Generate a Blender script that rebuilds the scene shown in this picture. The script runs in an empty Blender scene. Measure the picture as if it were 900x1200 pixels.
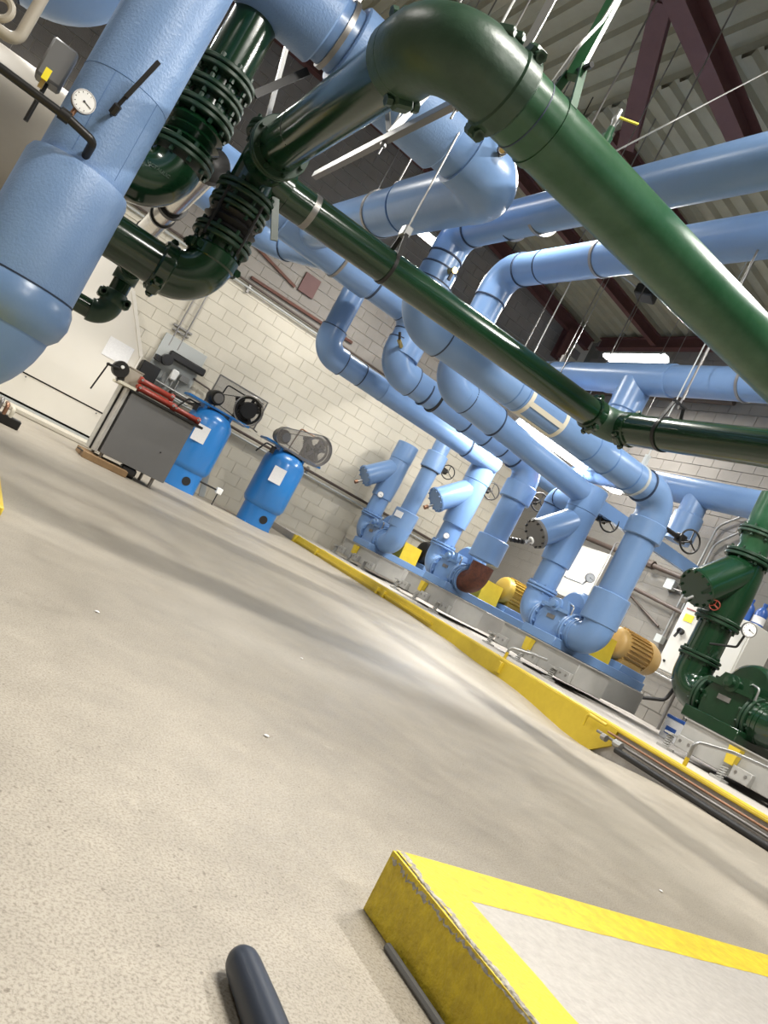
import bpy, bmesh, math, random
from mathutils import Vector, Matrix, Quaternion
random.seed(7)
SC = bpy.context.scene
COL = SC.collection
PI = math.pi
V = Vector
# ------------------------------------------------------------------ camera
def make_camera():
    f, W = 901.0, 900.0
    roll, pitch, yaw = math.radians(27.7), math.radians(2.93), math.radians(29.25)
    F0 = V((math.sin(yaw), math.cos(yaw), 0)); R0 = V((math.cos(yaw), -math.sin(yaw), 0)); Z = V((0, 0, 1))
    fwd = F0*math.cos(pitch) + Z*math.sin(pitch)
    up = Z*math.cos(pitch) - F0*math.sin(pitch)
    cx = R0*math.cos(roll) + up*math.sin(roll)      # image right in the world
    cy = up*math.cos(roll) - R0*math.sin(roll)      # image up in the world
    cd = bpy.data.cameras.new('camera'); co = bpy.data.objects.new('camera', cd); COL.objects.link(co)
    m = Matrix((cx, cy, -fwd)).transposed().to_4x4(); m.translation = V((0, 0, 0.55))
    co.matrix_world = m
    cd.sensor_fit = 'HORIZONTAL'; cd.sensor_width = 36.0; cd.lens = 36.0*f/W
    cd.clip_start = 0.05; cd.clip_end = 100
    SC.camera = co
make_camera()
# ------------------------------------------------------------------ world, exposure
w = bpy.data.worlds.new('world'); SC.world = w; w.use_nodes = True
w.node_tree.nodes['Background'].inputs[0].default_value = (0.9, 0.92, 1.0, 1)
w.node_tree.nodes['Background'].inputs[1].default_value = 0.02
SC.view_settings.view_transform = 'Standard'; SC.view_settings.look = 'None'
SC.view_settings.gamma = 1.0; SC.view_settings.use_curve_mapping = False
SC.view_settings.exposure = -0.08
# ------------------------------------------------------------------ area lights (each sits in a lamp housing built below)
LAMPS = [  # x, y, z, axis, length, watts, tag
    (8.5, 9.95, 5.52, 'Y', 1.35, 230, 'strip'),
    (7.75, 9.3, 3.27, 'X', 2.4, 300, 'strip'),
    (1.6, 1.3, 5.4, 'X', 1.4, 300, 'over'),
    (-1.6, 7.6, 5.0, 'Y', 1.4, 250, 'over'),
    (-2.4, 4.0, 4.9, 'Y', 1.4, 60, 'over'),
    (-0.4, 9.4, 4.9, 'X', 1.4, 165, 'over'),
    (3.85, 6.75, 5.22, 'X', 1.2, 200, 'over'),
    (4.6, 11.2, 5.4, 'X', 1.4, 150, 'over'),
    (4.8, 3.0, 5.3, 'Y', 1.4, 400, 'over'),
    (2.2, -2.6, 5.4, 'X', 1.4, 230, 'over'),
    (8.3, 4.2, 5.5, 'Y', 1.4, 170, 'over'),
]
def make_lights():
    for (x, y, z, ax, L, P, tag) in LAMPS:
        ld = bpy.data.lights.new('lamp_light', 'AREA'); ld.shape = 'RECTANGLE'
        ld.size = L; ld.size_y = 0.22; ld.energy = P; ld.color = (1.0, 0.965, 0.9)
        lo = bpy.data.objects.new('lamp_light', ld); COL.objects.link(lo)
        lo.location = (x, y, z-0.06)
        if ax == 'Y': lo.rotation_euler = (0, 0, PI/2)
make_lights()
# ------------------------------------------------------------------ materials
MATS = {}
def mat(name, color, rough=0.5, metal=0.0, noise=None, bump=None, coat=0.0, emit=None, spec=None):
    """noise=(scale, amount, color2)  bump=(scale, strength, detail)"""
    if name in MATS: return MATS[name]
    m = bpy.data.materials.new(name); m.use_nodes = True; nt = m.node_tree; N = nt.nodes; Lk = nt.links
    b = N['Principled BSDF']
    b.inputs['Base Color'].default_value = (*color, 1); b.inputs['Roughness'].default_value = rough
    b.inputs['Metallic'].default_value = metal
    if coat: b.inputs['Coat Weight'].default_value = coat; b.inputs['Coat Roughness'].default_value = 0.15
    if spec is not None: b.inputs['Specular IOR Level'].default_value = spec
    tc = N.new('ShaderNodeTexCoord')
    geo = N.new('ShaderNodeNewGeometry')
    if noise:
        sc, amt, c2 = noise
        n = N.new('ShaderNodeTexNoise'); n.inputs['Scale'].default_value = sc; n.inputs['Detail'].default_value = 5
        n.inputs['Roughness'].default_value = 0.65
        Lk.new(geo.outputs['Position'], n.inputs['Vector'])
        r = N.new('ShaderNodeValToRGB'); r.color_ramp.elements[0].position = 0.5-amt; r.color_ramp.elements[1].position = 0.5+amt
        r.color_ramp.elements[0].color = (*color, 1); r.color_ramp.elements[1].color = (*c2, 1)
        Lk.new(n.outputs['Fac'], r.inputs['Fac']); Lk.new(r.outputs['Color'], b.inputs['Base Color'])
    if bump:
        sc, st, dt = bump
        n2 = N.new('ShaderNodeTexNoise'); n2.inputs['Scale'].default_value = sc; n2.inputs['Detail'].default_value = dt
        Lk.new(geo.outputs['Position'], n2.inputs['Vector'])
        bp = N.new('ShaderNodeBump'); bp.inputs['Strength'].default_value = st; bp.inputs['Distance'].default_value = 0.01
        Lk.new(n2.outputs['Fac'], bp.inputs['Height']); Lk.new(bp.outputs['Normal'], b.inputs['Normal'])
    if emit:
        b.inputs['Emission Color'].default_value = (*emit[0], 1); b.inputs['Emission Strength'].default_value = emit[1]
    MATS[name] = m
    return m
BLUE = mat('blue_paint', (0.145, 0.248, 0.45), 0.30, noise=(2.2, 0.3, (0.172, 0.285, 0.49)), bump=(26, 0.10, 3))
BLUEC = mat('blue_canvas_jacket', (0.165, 0.275, 0.49), 0.40, noise=(3.5, 0.3, (0.21, 0.33, 0.55)), bump=(75, 0.30, 5))
PBLUE = mat('blue_pump_enamel', (0.155, 0.27, 0.49), 0.28, bump=(40, 0.08, 2))
SEAM = mat('dark_seam_sealant', (0.02, 0.035, 0.07), 0.6)
BLUESEAM = mat('blue_seam_band', (0.09, 0.19, 0.40), 0.5)
CBLUE = mat('compressor_blue', (0.025, 0.20, 0.56), 0.3, coat=0.3)
GREEN = mat('green_enamel', (0.004, 0.024, 0.009), 0.18, coat=0.4, noise=(5, 0.3, (0.007, 0.034, 0.013)), bump=(14, 0.05, 2))
GREEND = mat('green_enamel_dusty', (0.010, 0.062, 0.022), 0.3, noise=(5, 0.2, (0.035, 0.10, 0.05)), bump=(18, 0.08, 3))
GREENF = mat('green_flange_paint', (0.006, 0.030, 0.012), 0.42, bump=(30, 0.1, 3))
GREENR = mat('green_cast_rough', (0.012, 0.038, 0.020), 0.38, noise=(7, 0.3, (0.035, 0.075, 0.045)), bump=(40, 0.12, 4))
YEL = mat('yellow_paint', (0.68, 0.51, 0.04), 0.42, noise=(9, 0.25, (0.58, 0.42, 0.03)), bump=(30, 0.1, 3))
YELB = mat('yellow_tape', (0.9, 0.75, 0.03), 0.5)
GRAY = mat('gray_steel_paint', (0.40, 0.39, 0.37), 0.45, noise=(6, 0.3, (0.33, 0.33, 0.31)))
DGRAY = mat('dark_gray_paint', (0.14, 0.14, 0.14), 0.42, noise=(2.0, 0.35, (0.17, 0.17, 0.17)))
LGRAY = mat('light_gray_paint', (0.42, 0.44, 0.43), 0.5)
WHITE = mat('white_enamel', (0.70, 0.67, 0.60), 0.4, noise=(1.5, 0.4, (0.65, 0.62, 0.56)))
PAPER = mat('white_paper', (0.80, 0.80, 0.80), 0.7, noise=(60, 0.2, (0.70, 0.70, 0.71)))
CAB = mat('beige_cabinet', (0.62, 0.61, 0.56), 0.4)
CABSHADE = mat('cabinet_side_shade', (0.30, 0.29, 0.27), 0.45)  # control box body: same paint as its door, unlit side's shade put into colour
TANM = mat('tan_motor_paint', (0.52, 0.33, 0.11), 0.42)
GOLDM = mat('gold_motor_paint', (0.42, 0.29, 0.05), 0.38)
BLACK = mat('black_rubber', (0.012, 0.012, 0.013), 0.45)
BLACKM = mat('black_iron', (0.02, 0.019, 0.018), 0.4, metal=0.3)
CHROME = mat('galvanised_steel', (0.36, 0.36, 0.35), 0.42, metal=0.85)
SILVER = mat('aluminium_jacket', (0.62, 0.61, 0.60), 0.22, metal=1.0, bump=(18, 0.1, 2))
STEEL = mat('worn_steel', (0.28, 0.27, 0.26), 0.4, metal=0.8)
MAROON = mat('maroon_primer', (0.085, 0.032, 0.03), 0.6, noise=(6, 0.3, (0.12, 0.05, 0.045)))
RUST = mat('rusty_iron', (0.13, 0.035, 0.015), 0.65, noise=(16, 0.2, (0.045, 0.015, 0.01)), bump=(60, 0.5, 4))
BROWN = mat('brown_pipe_paint', (0.07, 0.05, 0.04), 0.5)
REDP = mat('red_paint', (0.28, 0.035, 0.02), 0.35)
ORANGE = mat('orange_red_paint', (0.75, 0.14, 0.06), 0.4)
COPPER = mat('copper', (0.34, 0.19, 0.12), 0.4, metal=0.8)
BRASS = mat('brass', (0.5, 0.35, 0.12), 0.3, metal=0.9)
DIAL = mat('dial_white', (0.85, 0.85, 0.83), 0.4)
CREAM = mat('cream_tape', (0.62, 0.58, 0.47), 0.6)
BEIGE = mat('beige_insulation', (0.42, 0.38, 0.31), 0.5, noise=(3, 0.3, (0.37, 0.33, 0.27)))
WOOD = mat('plywood', (0.30, 0.19, 0.09), 0.65, noise=(7, 0.25, (0.22, 0.13, 0.06)))
LEAF = mat('leaf_green', (0.22, 0.30, 0.04), 0.6)
LAMP = mat('lamp_tube_glow', (1, 1, 1), 0.4, emit=((1.0, 0.98, 0.94), 9))
JUG = mat('blue_plastic', (0.03, 0.10, 0.36), 0.35)
CLEARP = mat('milky_plastic_panel', (0.46, 0.45, 0.42), 0.3, noise=(9, 0.2, (0.32, 0.31, 0.29)))
DECK = mat('roof_deck_paint', (0.36, 0.34, 0.245), 0.5, noise=(3, 0.3, (0.29, 0.275, 0.195)))
DARKSTEEL = mat('dark_blue_gray_rod', (0.022, 0.030, 0.048), 0.42)

def perf_mat():
    m = bpy.data.materials.new('perforated_sheet'); m.use_nodes = True; nt = m.node_tree; N = nt.nodes; L = nt.links
    b = N['Principled BSDF']; b.inputs['Base Color'].default_value = (0.30, 0.28, 0.26, 1); b.inputs['Roughness'].default_value = 0.5; b.inputs['Metallic'].default_value = 0.3
    geo = N.new('ShaderNodeNewGeometry'); sp = N.new('ShaderNodeSeparateXYZ'); L.new(geo.outputs['Position'], sp.inputs[0])
    def wave(o):
        a = N.new('ShaderNodeMath'); a.operation = 'MULTIPLY'; a.inputs[1].default_value = 2*PI/0.02; L.new(o, a.inputs[0])
        s_ = N.new('ShaderNodeMath'); s_.operation = 'SINE'; L.new(a.outputs[0], s_.inputs[0]); return s_.outputs[0]
    mx = N.new('ShaderNodeMath'); mx.operation = 'MULTIPLY'; L.new(wave(sp.outputs[0]), mx.inputs[0]); L.new(wave(sp.outputs[2]), mx.inputs[1])
    g = N.new('ShaderNodeMath'); g.operation = 'GREATER_THAN'; g.inputs[1].default_value = -0.05; L.new(mx.outputs[0], g.inputs[0])
    L.new(g.outputs[0], b.inputs['Alpha']); return m
PERF = perf_mat()
def concrete_mat():
    m = bpy.data.materials.new('sealed_concrete_floor'); m.use_nodes = True; nt = m.node_tree; N = nt.nodes; L = nt.links
    b = N['Principled BSDF']; geo = N.new('ShaderNodeNewGeometry')
    def noise(s, d=6, r=0.6):
        n = N.new('ShaderNodeTexNoise'); n.inputs['Scale'].default_value = s; n.inputs['Detail'].default_value = d; n.inputs['Roughness'].default_value = r
        L.new(geo.outputs['Position'], n.inputs['Vector']); return n
    def ramp(src, p0, c0, p1, c1):
        r = N.new('ShaderNodeValToRGB'); e = r.color_ramp.elements
        e[0].position = p0; e[1].position = p1; e[0].color = (*c0, 1); e[1].color = (*c1, 1); L.new(src, r.inputs['Fac']); return r
    def mix(t, f, a, c):
        x = N.new('ShaderNodeMix'); x.data_type = 'RGBA'; x.blend_type = t; x.inputs[0].default_value = f
        L.new(a, x.inputs[6]); L.new(c, x.inputs[7]); return x.outputs[2]
    big = ramp(noise(0.8, 4).outputs['Fac'], 0.3, (0.38, 0.338, 0.275), 0.7, (0.455, 0.412, 0.342))
    mid = ramp(noise(6, 9, 0.75).outputs['Fac'], 0.35, (0.74, 0.735, 0.73), 0.65, (1.0, 1.0, 1.0))
    fine = ramp(noise(210, 4, 0.7).outputs['Fac'], 0.37, (0.52, 0.495, 0.46), 0.54, (1, 1, 1))
    speck = ramp(noise(75, 2, 0.5).outputs['Fac'], 0.27, (0.45, 0.42, 0.38), 0.33, (1, 1, 1))
    c = mix('MULTIPLY', 0.8, big.outputs[0], mid.outputs[0])
    c = mix('MULTIPLY', 0.8, c, fine.outputs[0]); c = mix('MULTIPLY', 0.7, c, speck.outputs[0])
    # pale worn scuffs
    sc = ramp(noise(2.6, 9, 0.75).outputs['Fac'], 0.62, (0, 0, 0), 0.70, (0.09, 0.085, 0.07))
    c = mix('ADD', 1.0, c, sc.outputs[0])
    L.new(c, b.inputs['Base Color'])
    rr = ramp(noise(3, 5).outputs['Fac'], 0.3, (0.42, 0.42, 0.42), 0.7, (0.6, 0.6, 0.6)); L.new(rr.outputs[0], b.inputs['Roughness'])
    bp = N.new('ShaderNodeBump'); bp.inputs['Strength'].default_value = 0.25; bp.inputs['Distance'].default_value = 0.003
    L.new(noise(160, 5, 0.7).outputs['Fac'], bp.inputs['Height']); L.new(bp.outputs['Normal'], b.inputs['Normal'])
    return m
FLOORM = concrete_mat()
PADM = mat('pad_concrete', (0.40, 0.37, 0.34), 0.7, noise=(60, 0.2, (0.50, 0.47, 0.43)), bump=(140, 0.5, 5))
CHIP = mat('chipped_concrete', (0.50, 0.47, 0.42), 0.9, noise=(90, 0.12, (0.30, 0.27, 0.22)), bump=(110, 0.6, 5))
PADY = mat('pad_yellow_paint', (0.80, 0.62, 0.03), 0.55, noise=(38, 0.14, (0.62, 0.46, 0.03)), bump=(120, 0.6, 5))
MORT = mat('mortar_wall', (0.575, 0.535, 0.445), 0.8)
MORTR = mat('mortar_grey', (0.18, 0.168, 0.147), 0.8)
BLK = mat('painted_block', (0.60, 0.56, 0.47), 0.62, noise=(2.0, 0.3, (0.53, 0.495, 0.41)), bump=(60, 0.3, 4))
BLKG = mat('bare_grey_block', (0.20, 0.185, 0.17), 0.8, noise=(1.6, 0.25, (0.27, 0.25, 0.225)), bump=(60, 0.4, 4))
BLKR = mat('grey_beige_block', (0.205, 0.192, 0.168), 0.75, noise=(1.2, 0.3, (0.155, 0.145, 0.128)), bump=(60, 0.4, 4))

# ------------------------------------------------------------------ mesh builder
def frame_from(d):
    d = d.normalized(); a = V((0, 0, 1)) if abs(d.z) < 0.9 else V((1, 0, 0))
    u = d.cross(a).normalized(); v = d.cross(u).normalized()
    return u, v
class MB:
    def __init__(s): s.bm = bmesh.new()
    def box(s, c, size, rot=None, bev=0.0):
        M = Matrix.Translation(V(c))
        if rot is not None: M = M @ (rot if isinstance(rot, Matrix) else Matrix.Rotation(rot, 4, 'Z'))
        r = bmesh.ops.create_cube(s.bm, size=1.0)
        vs = r['verts']
        bmesh.ops.scale(s.bm, vec=V(size), verts=vs); bmesh.ops.transform(s.bm, matrix=M, verts=vs)
        if bev > 0:
            es = list({e for v_ in vs for e in v_.link_edges})
            bmesh.ops.bevel(s.bm, geom=es, offset=bev, segments=1, affect='EDGES')
        return s
    def bar(s, p1, p2, wd, ht, up=V((0, 0, 1))):
        p1 = V(p1); p2 = V(p2); d = (p2-p1); L = d.length; d.normalize()
        x = up.cross(d)
        if x.length < 1e-4: x = V((1, 0, 0)).cross(d)
        x.normalize(); y = d.cross(x)
        M = Matrix((x, y, d)).transposed().to_4x4(); M.translation = (p1+p2)/2
        return s.box((0, 0, 0), (wd, ht, L), M)
    def rings(s, rings, closed_ends=True, loop=False):
        bm = s.bm; R = [[bm.verts.new(p) for p in r] for r in rings]; n = len(R[0])
        m = len(R)
        for i in range(m if loop else m-1):
            a = R[i]; b = R[(i+1) % m]
            for j in range(n):
                bm.faces.new((a[j], a[(j+1) % n], b[(j+1) % n], b[j]))
        if closed_ends and not loop:
            bm.faces.new(list(reversed(R[0]))); bm.faces.new(R[-1])
        return s
    def lathe(s, o, axis, prof, n=28):
        """prof: list of (t along axis, radius)"""
        o = V(o); axis = V(axis).normalized(); u, v = frame_from(axis); out = []
        for t, r in prof:
            r = max(r, 1e-4)
            out.append([o+axis*t+(u*math.cos(2*PI*j/n)+v*math.sin(2*PI*j/n))*r for j in range(n)])
        return s.rings(out)
    def cyl(s, p1, p2, r, r2=None, n=24):
        p1 = V(p1); p2 = V(p2); d = p2-p1
        return s.lathe(p1, d, [(0, r), (d.length, r if r2 is None else r2)], n)
    def sweep(s, pts, r, n=20, loop=False):
        pts = [V(p) for p in pts]; m = len(pts); T = []
        for i in range(m):
            if loop: t = pts[(i+1) % m]-pts[i-1]
            elif i == 0: t = pts[1]-pts[0]
            elif i == m-1: t = pts[-1]-pts[-2]
            else: t = (pts[i+1]-pts[i]).normalized()+(pts[i]-pts[i-1]).normalized()
            T.append(t.normalized())
        u, v = frame_from(T[0]); out = []
        for i in range(m):
            if i > 0:
                q = T[i-1].rotation_difference(T[i]); u = q @ u; v = q @ v
            rr = r[i] if isinstance(r, (list, tuple)) else r
            out.append([pts[i]+(u*math.cos(2*PI*j/n)+v*math.sin(2*PI*j/n))*rr for j in range(n)])
        return s.rings(out, loop=loop)
    def tube(s, pts, r, R=0.05, n=12, seg=6):
        return s.sweep(rounded(pts, R, seg), r, n)
    def torus(s, c, axis, R, r, n=32, k=8):
        u, v = frame_from(V(axis)); c = V(c)
        return s.sweep([c+(u*math.cos(2*PI*i/n)+v*math.sin(2*PI*i/n))*R for i in range(n)], r, k, loop=True)
    def bolts(s, c, axis, R, k, br, L, n=6, ph=0.0):
        axis = V(axis).normalized(); u, v = frame_from(axis); c = V(c)
        for i in range(k):
            a = 2*PI*i/k+ph; p = c+(u*math.cos(a)+v*math.sin(a))*R
            s.cyl(p-axis*L/2, p+axis*L/2, br, n=n)
        return s
    def prism(s, poly, d0, d1):
        """poly: list of points (3d) extruded by vector d1-d0"""
        bm = s.bm; a = [bm.verts.new(V(p)+V(d0)) for p in poly]; b = [bm.verts.new(V(p)+V(d1)) for p in poly]; n = len(a)
        for j in range(n): bm.faces.new((a[j], a[(j+1) % n], b[(j+1) % n], b[j]))
        bm.faces.new(list(reversed(a))); bm.faces.new(b)
        return s
    def sphere(s, c, r, sx=1, sy=1, sz=1, n=16):
        q = bmesh.ops.create_uvsphere(s.bm, u_segments=n, v_segments=n//2+2, radius=r)
        bmesh.ops.scale(s.bm, vec=(sx, sy, sz), verts=q['verts']); bmesh.ops.translate(s.bm, vec=V(c), verts=q['verts'])
        return s
    def build(s, name, m, parent=None, ang=38, label=None):
        bm = s.bm
        bmesh.ops.recalc_face_normals(bm, faces=bm.faces)
        if parent is not None: 
            off = world_loc(parent)
            bmesh.ops.translate(bm, vec=-off, verts=bm.verts)
        me = bpy.data.meshes.new(name); bm.to_mesh(me); bm.free()
        me.materials.append(m)
        if ang:
            me.shade_smooth(); me.set_sharp_from_angle(angle=math.radians(ang))
        o = bpy.data.objects.new(name, me); COL.objects.link(o)
        if parent is not None: o.parent = parent
        else:
            # origin to the base of the object
            b = [min(v.co[i] for v in me.vertices) for i in range(3)]; t = [max(v.co[i] for v in me.vertices) for i in range(3)]
            c = V(((b[0]+t[0])/2, (b[1]+t[1])/2, b[2])); me.transform(Matrix.Translation(-c)); o.location = c
        if label: o['label'] = label
        return o
def world_loc(o):
    p = V((0, 0, 0))
    while o is not None: p += V(o.location); o = o.parent
    return p
def rounded(pts, R, seg=6):
    pts = [V(p) for p in pts]; out = [pts[0]]
    for i in range(1, len(pts)-1):
        out += arc_pts(pts[i-1], pts[i], pts[i+1], R, seg)
    out.append(pts[-1]); return out
def arc_pts(a, p, b, R, seg=8):
    d1 = (p-a).normalized(); d2 = (b-p).normalized(); th = d1.angle(d2)
    if th < 1e-3: return [p]
    t = min(R*math.tan(th/2), (p-a).length*0.49 if False else 1e9)
    s0 = p-d1*t; nrm = (d2-d1*d1.dot(d2)).normalized(); c = s0+nrm*R
    out = []
    for k in range(seg+1):
        a_ = th*k/seg
        out.append(c-nrm*R*math.cos(a_)+d1*R*math.sin(a_))
    return out
def thing(name, label, cat, loc, group=None):
    o = bpy.data.objects.new(name, None); COL.objects.link(o); o.location = loc; o.empty_display_size = 0.1
    o['label'] = label; o['category'] = cat
    if group: o['group'] = group
    return o
def tag(o, label, cat, group=None):
    o['label'] = label; o['category'] = cat
    if group: o['group'] = group
    return o
def struct(o): o['kind'] = 'structure'; return o
def copy_tree(o, parent=None):
    c = o.copy(); COL.objects.link(c); c.parent = parent
    for ch in [x for x in bpy.data.objects if x.parent == o]: copy_tree(ch, c)
    return c
# ------------------------------------------------------------------ floor, walls, roof
YW, XW = 13.4, 10.2        # wall faces
def roof_z(x): return 7.60 if x < 5.25 else 6.86+(XW-x)*0.13
def sstep(t): t = max(0, min(1, t)); return t*t*(3-2*t)
def floor_z(x, y):
    d = -0.11*math.exp(-((y-4.75)/0.75)**2)*sstep((x-3.9)/1.5)
    u = 0.055*sstep((y-6.3)/1.2)*sstep((x-4.9)/0.55)
    return d+u
def make_room():
    b = MB(); bm = b.bm
    xs = [-5, -3, -1, 0, 1, 2, 3]+[3.0+0.25*i for i in range(1, 11)]
    ys = [-5, -3, -1, 0, 1, 2]+[2+0.25*i for i in range(1, 21)]+[8, 9, 10, 11, 12, 13.45]
    g = [[bm.verts.new((x, y, floor_z(x, y))) for y in ys] for x in xs]
    for i in range(len(xs)-1):
        for j in range(len(ys)-1): bm.faces.new((g[i][j], g[i+1][j], g[i+1][j+1], g[i][j+1]))
    struct(b.build('floor', FLOORM, None, ang=60))
    struct(MB().box((7.9, 4.2, 0.02), (4.75, 18.6, 0.30)).build('trim_1', PADM, None)).__setitem__('label', 'raised concrete slab under the pumps')
    # walls: mortar backing, the blocks are pieces of it
    wl = struct(MB().box((2.6, YW+0.16, 4.2), (15.6, 0.3, 8.6)).build('wall_left', MORT))
    wr = struct(MB().box((XW+0.16, 4.2, 3.9), (0.3, 18.7, 8.0)).build('wall_right', MORTR))
    struct(MB().box((-5.1, 4.2, 4), (0.2, 18.7, 8)).build('wall_near_left', BLKG)); struct(MB().box((2.6, -5.1, 4), (15.6, 0.2, 8)).build('wall_back', BLKG))
    # block meshes
    def block_mesh(w, nm, m, flip):
        b = MB(); h, d = 0.1995, 0.05; bm = b.bm; e = 0.002
        e = 0.0015 if flip else e; w = w+0.002 if flip else w; h = h+0.0015 if flip else h; f = [(-w/2, -h/2), (w/2, -h/2), (w/2, h/2), (-w/2, h/2)]
        back = [bm.verts.new((x, d, z)) for x, z in f]; mid = [bm.verts.new((x, e, z)) for x, z in f]
        fr = [bm.verts.new((x*(1-e*2/w), 0, z*(1-e*2/h))) for x, z in f]
        for A, B in ((back, mid), (mid, fr)):
            for j in range(4): bm.faces.new((A[j], A[(j+1) % 4], B[(j+1) % 4], B[j]))
        bm.faces.new(fr)
        if flip: bmesh.ops.rotate(bm, matrix=Matrix.Rotation(-PI/2, 3, 'Z'), verts=bm.verts)
        bmesh.ops.recalc_face_normals(bm, faces=bm.faces)
        me = bpy.data.meshes.new(nm); bm.to_mesh(me); bm.free(); me.materials.append(m); return me
    rnd = random.Random(3)
    P = 0.4064; H = 0.2032
    def wall(parent, along, lo, hi, zlo, zhi, mats, single, flip, name):
        meshes = {k: [block_mesh(P-0.004, 'block', m, flip) for _ in (0,)] for k, m in mats.items()}
        rest = {k: MB() for k in mats}
        nrow = int((zhi-zlo)/H)
        for r in range(nrow):
            z = zlo+H*(r+0.5); off = P/2 if r % 2 else 0
            k0 = int((hi-lo)/P)
            for c in range(k0+1):
                t = lo+off+P*(c+0.5)
                if t > hi-P/2: continue
                key = 'low' if z < zsplit(parent) else 'up'
                jit = rnd.uniform(-0.0012, 0.0012)
                pos = (t, YW-0.004+jit, z) if not flip else (XW-0.004+jit, t, z)
                if single(t, z):
                    o = bpy.data.objects.new('block', meshes[key][0]); COL.objects.link(o)
                    o.parent = parent; o.location = V(pos)-V(parent.location)
                else:
                    if not flip: rest[key].box((t, YW+0.019+jit, z), (P-0.008, 0.05, H-0.011))
                    else: rest[key].box((XW+0.019+jit, t, z), (0.05, P-0.008, H-0.011))
        for key in rest:
            if len(rest[key].bm.verts):
                o = rest[key].build(name, mats[key], parent, ang=0); o['kind'] = 'stuff'
    def zsplit(p): return 3.6 if p is wl else 3.2
    wall(wl, 0, -4.4, XW, 0.0, 7.6, {'low': BLK, 'up': BLKG}, lambda t, z: 1.7 < t < 8.0 and z < 3.63, False, 'block_courses')
    wall(wr, 1, 0.2, YW, 0.17, 7.1, {'low': BLKR, 'up': BLKG}, lambda t, z: 6.2 < t < YW and 0.5 < z < 3.4, True, 'block_courses')
    # roof deck: ribs along X over the right bays, ribs along Y over the left bays
    rf = MB(); bm = rf.bm
    def deck_profile(n, p=0.30):
        out = []
        for i in range(n):
            s0 = i*p
            out += [(s0, 0), (s0+0.13, 0), (s0+0.17, 0.075), (s0+0.26, 0.075)]
        return out
    def zr(x, y): return 6.85+(XW-x)*0.13+(y-YW)*0.0
    pr = deck_profile(64)
    a = [bm.verts.new((5.2, YW-y, zr(5.2, 0)+dz)) for y, dz in pr]; c = [bm.verts.new((XW+0.1, YW-y, zr(XW, 0)+dz)) for y, dz in pr]
    for i in range(len(pr)-1): bm.faces.new((a[i], a[i+1], c[i+1], c[i]))
    pr = deck_profile(36)
    a = [bm.verts.new((5.35-x, -5.2, 7.6+dz)) for x, dz in pr]; c = [bm.verts.new((5.35-x, YW+0.1, 7.6+dz)) for x, dz in pr]
    for i in range(len(pr)-1): bm.faces.new((a[i], a[i+1], c[i+1], c[i]))
    rf.build('ceiling', DECK, None, ang=20)['kind'] = 'structure'
    # slope-side gable closing piece above the right wall
    def ibeam(name, p1, p2, h, wd, label, grp=None):
        p1, p2 = V(p1), V(p2); d = (p2-p1).normalized(); x = V((0, 0, 1)).cross(d)
        x = x.normalized() if x.length > 0.05 else V((1, 0, 0)); y = d.cross(x)
        t = thing(name, label, 'steel beam', p1, grp)
        MB().bar(p1+y*(h/2-0.01), p2+y*(h/2-0.01), wd, 0.02, y).build('flange', MAROON, t, 30) if False else None
        M = Matrix((x, y, d)).transposed().to_4x4(); M.translation = (p1+p2)/2; L = (p2-p1).length
        MB().box((0, 0, 0), (0.014, h-0.04, L), M).build('web', MAROON, t)
        for s in (-1, 1):
            MB().box((0, 0, 0), (wd, 0.02, L), M @ Matrix.Translation((0, s*(h/2-0.01), 0))).build('flange', MAROON, t)
        return t
    ibeam('roof_beam', (-4.8, 13.2, 7.35), (5.1, 13.2, 7.35), 0.30, 0.16, 'maroon roof beam against the cream block wall')
    ibeam('roof_beam', (5.5, 13.15, 7.16), (9.95, 13.15, 6.64), 0.26, 0.14, 'maroon roof beam meeting the corner of the room')
    ibeam('roof_beam', (10.0, 12.9, 6.70), (10.0, 0.5, 6.70), 0.24, 0.16, 'maroon eave beam along the grey wall')
    for i, y in enumerate((11.2, 8.9)):
        ibeam('roof_joist', (5.45, y, 7.24), (9.85, y, 6.68), 0.22, 0.12, ('maroon sloping joist nearest the room corner under the olive deck', 'maroon sloping joist second from the room corner')[i], 'sloping joists below the roof deck')
    for i, y in enumerate((9.9,)):
        ibeam('roof_joist', (-4.8, y, 7.44), (5.15, y, 7.44), 0.24, 0.14, 'maroon level joist under the far left roof deck', 'level joists below the roof deck')
    ibeam('roof_brace', (3.75, 6.5, 6.9), (5.2, 8.1, 6.7), 0.16, 0.22, 'wide maroon diagonal brace above the thick green pipe')
    ibeam('roof_brace', (3.6, 6.3, 6.95), (6.1, 6.85, 6.85), 0.30, 0.24, 'dark maroon beam crossing the olive roof at the upper right')
    ibeam('roof_post', (9.3, 13.1, 5.95), (9.3, 13.1, 6.6), 0.22, 0.22, 'short maroon post hanging in the corner above the lit lamp')
make_room()
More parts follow.
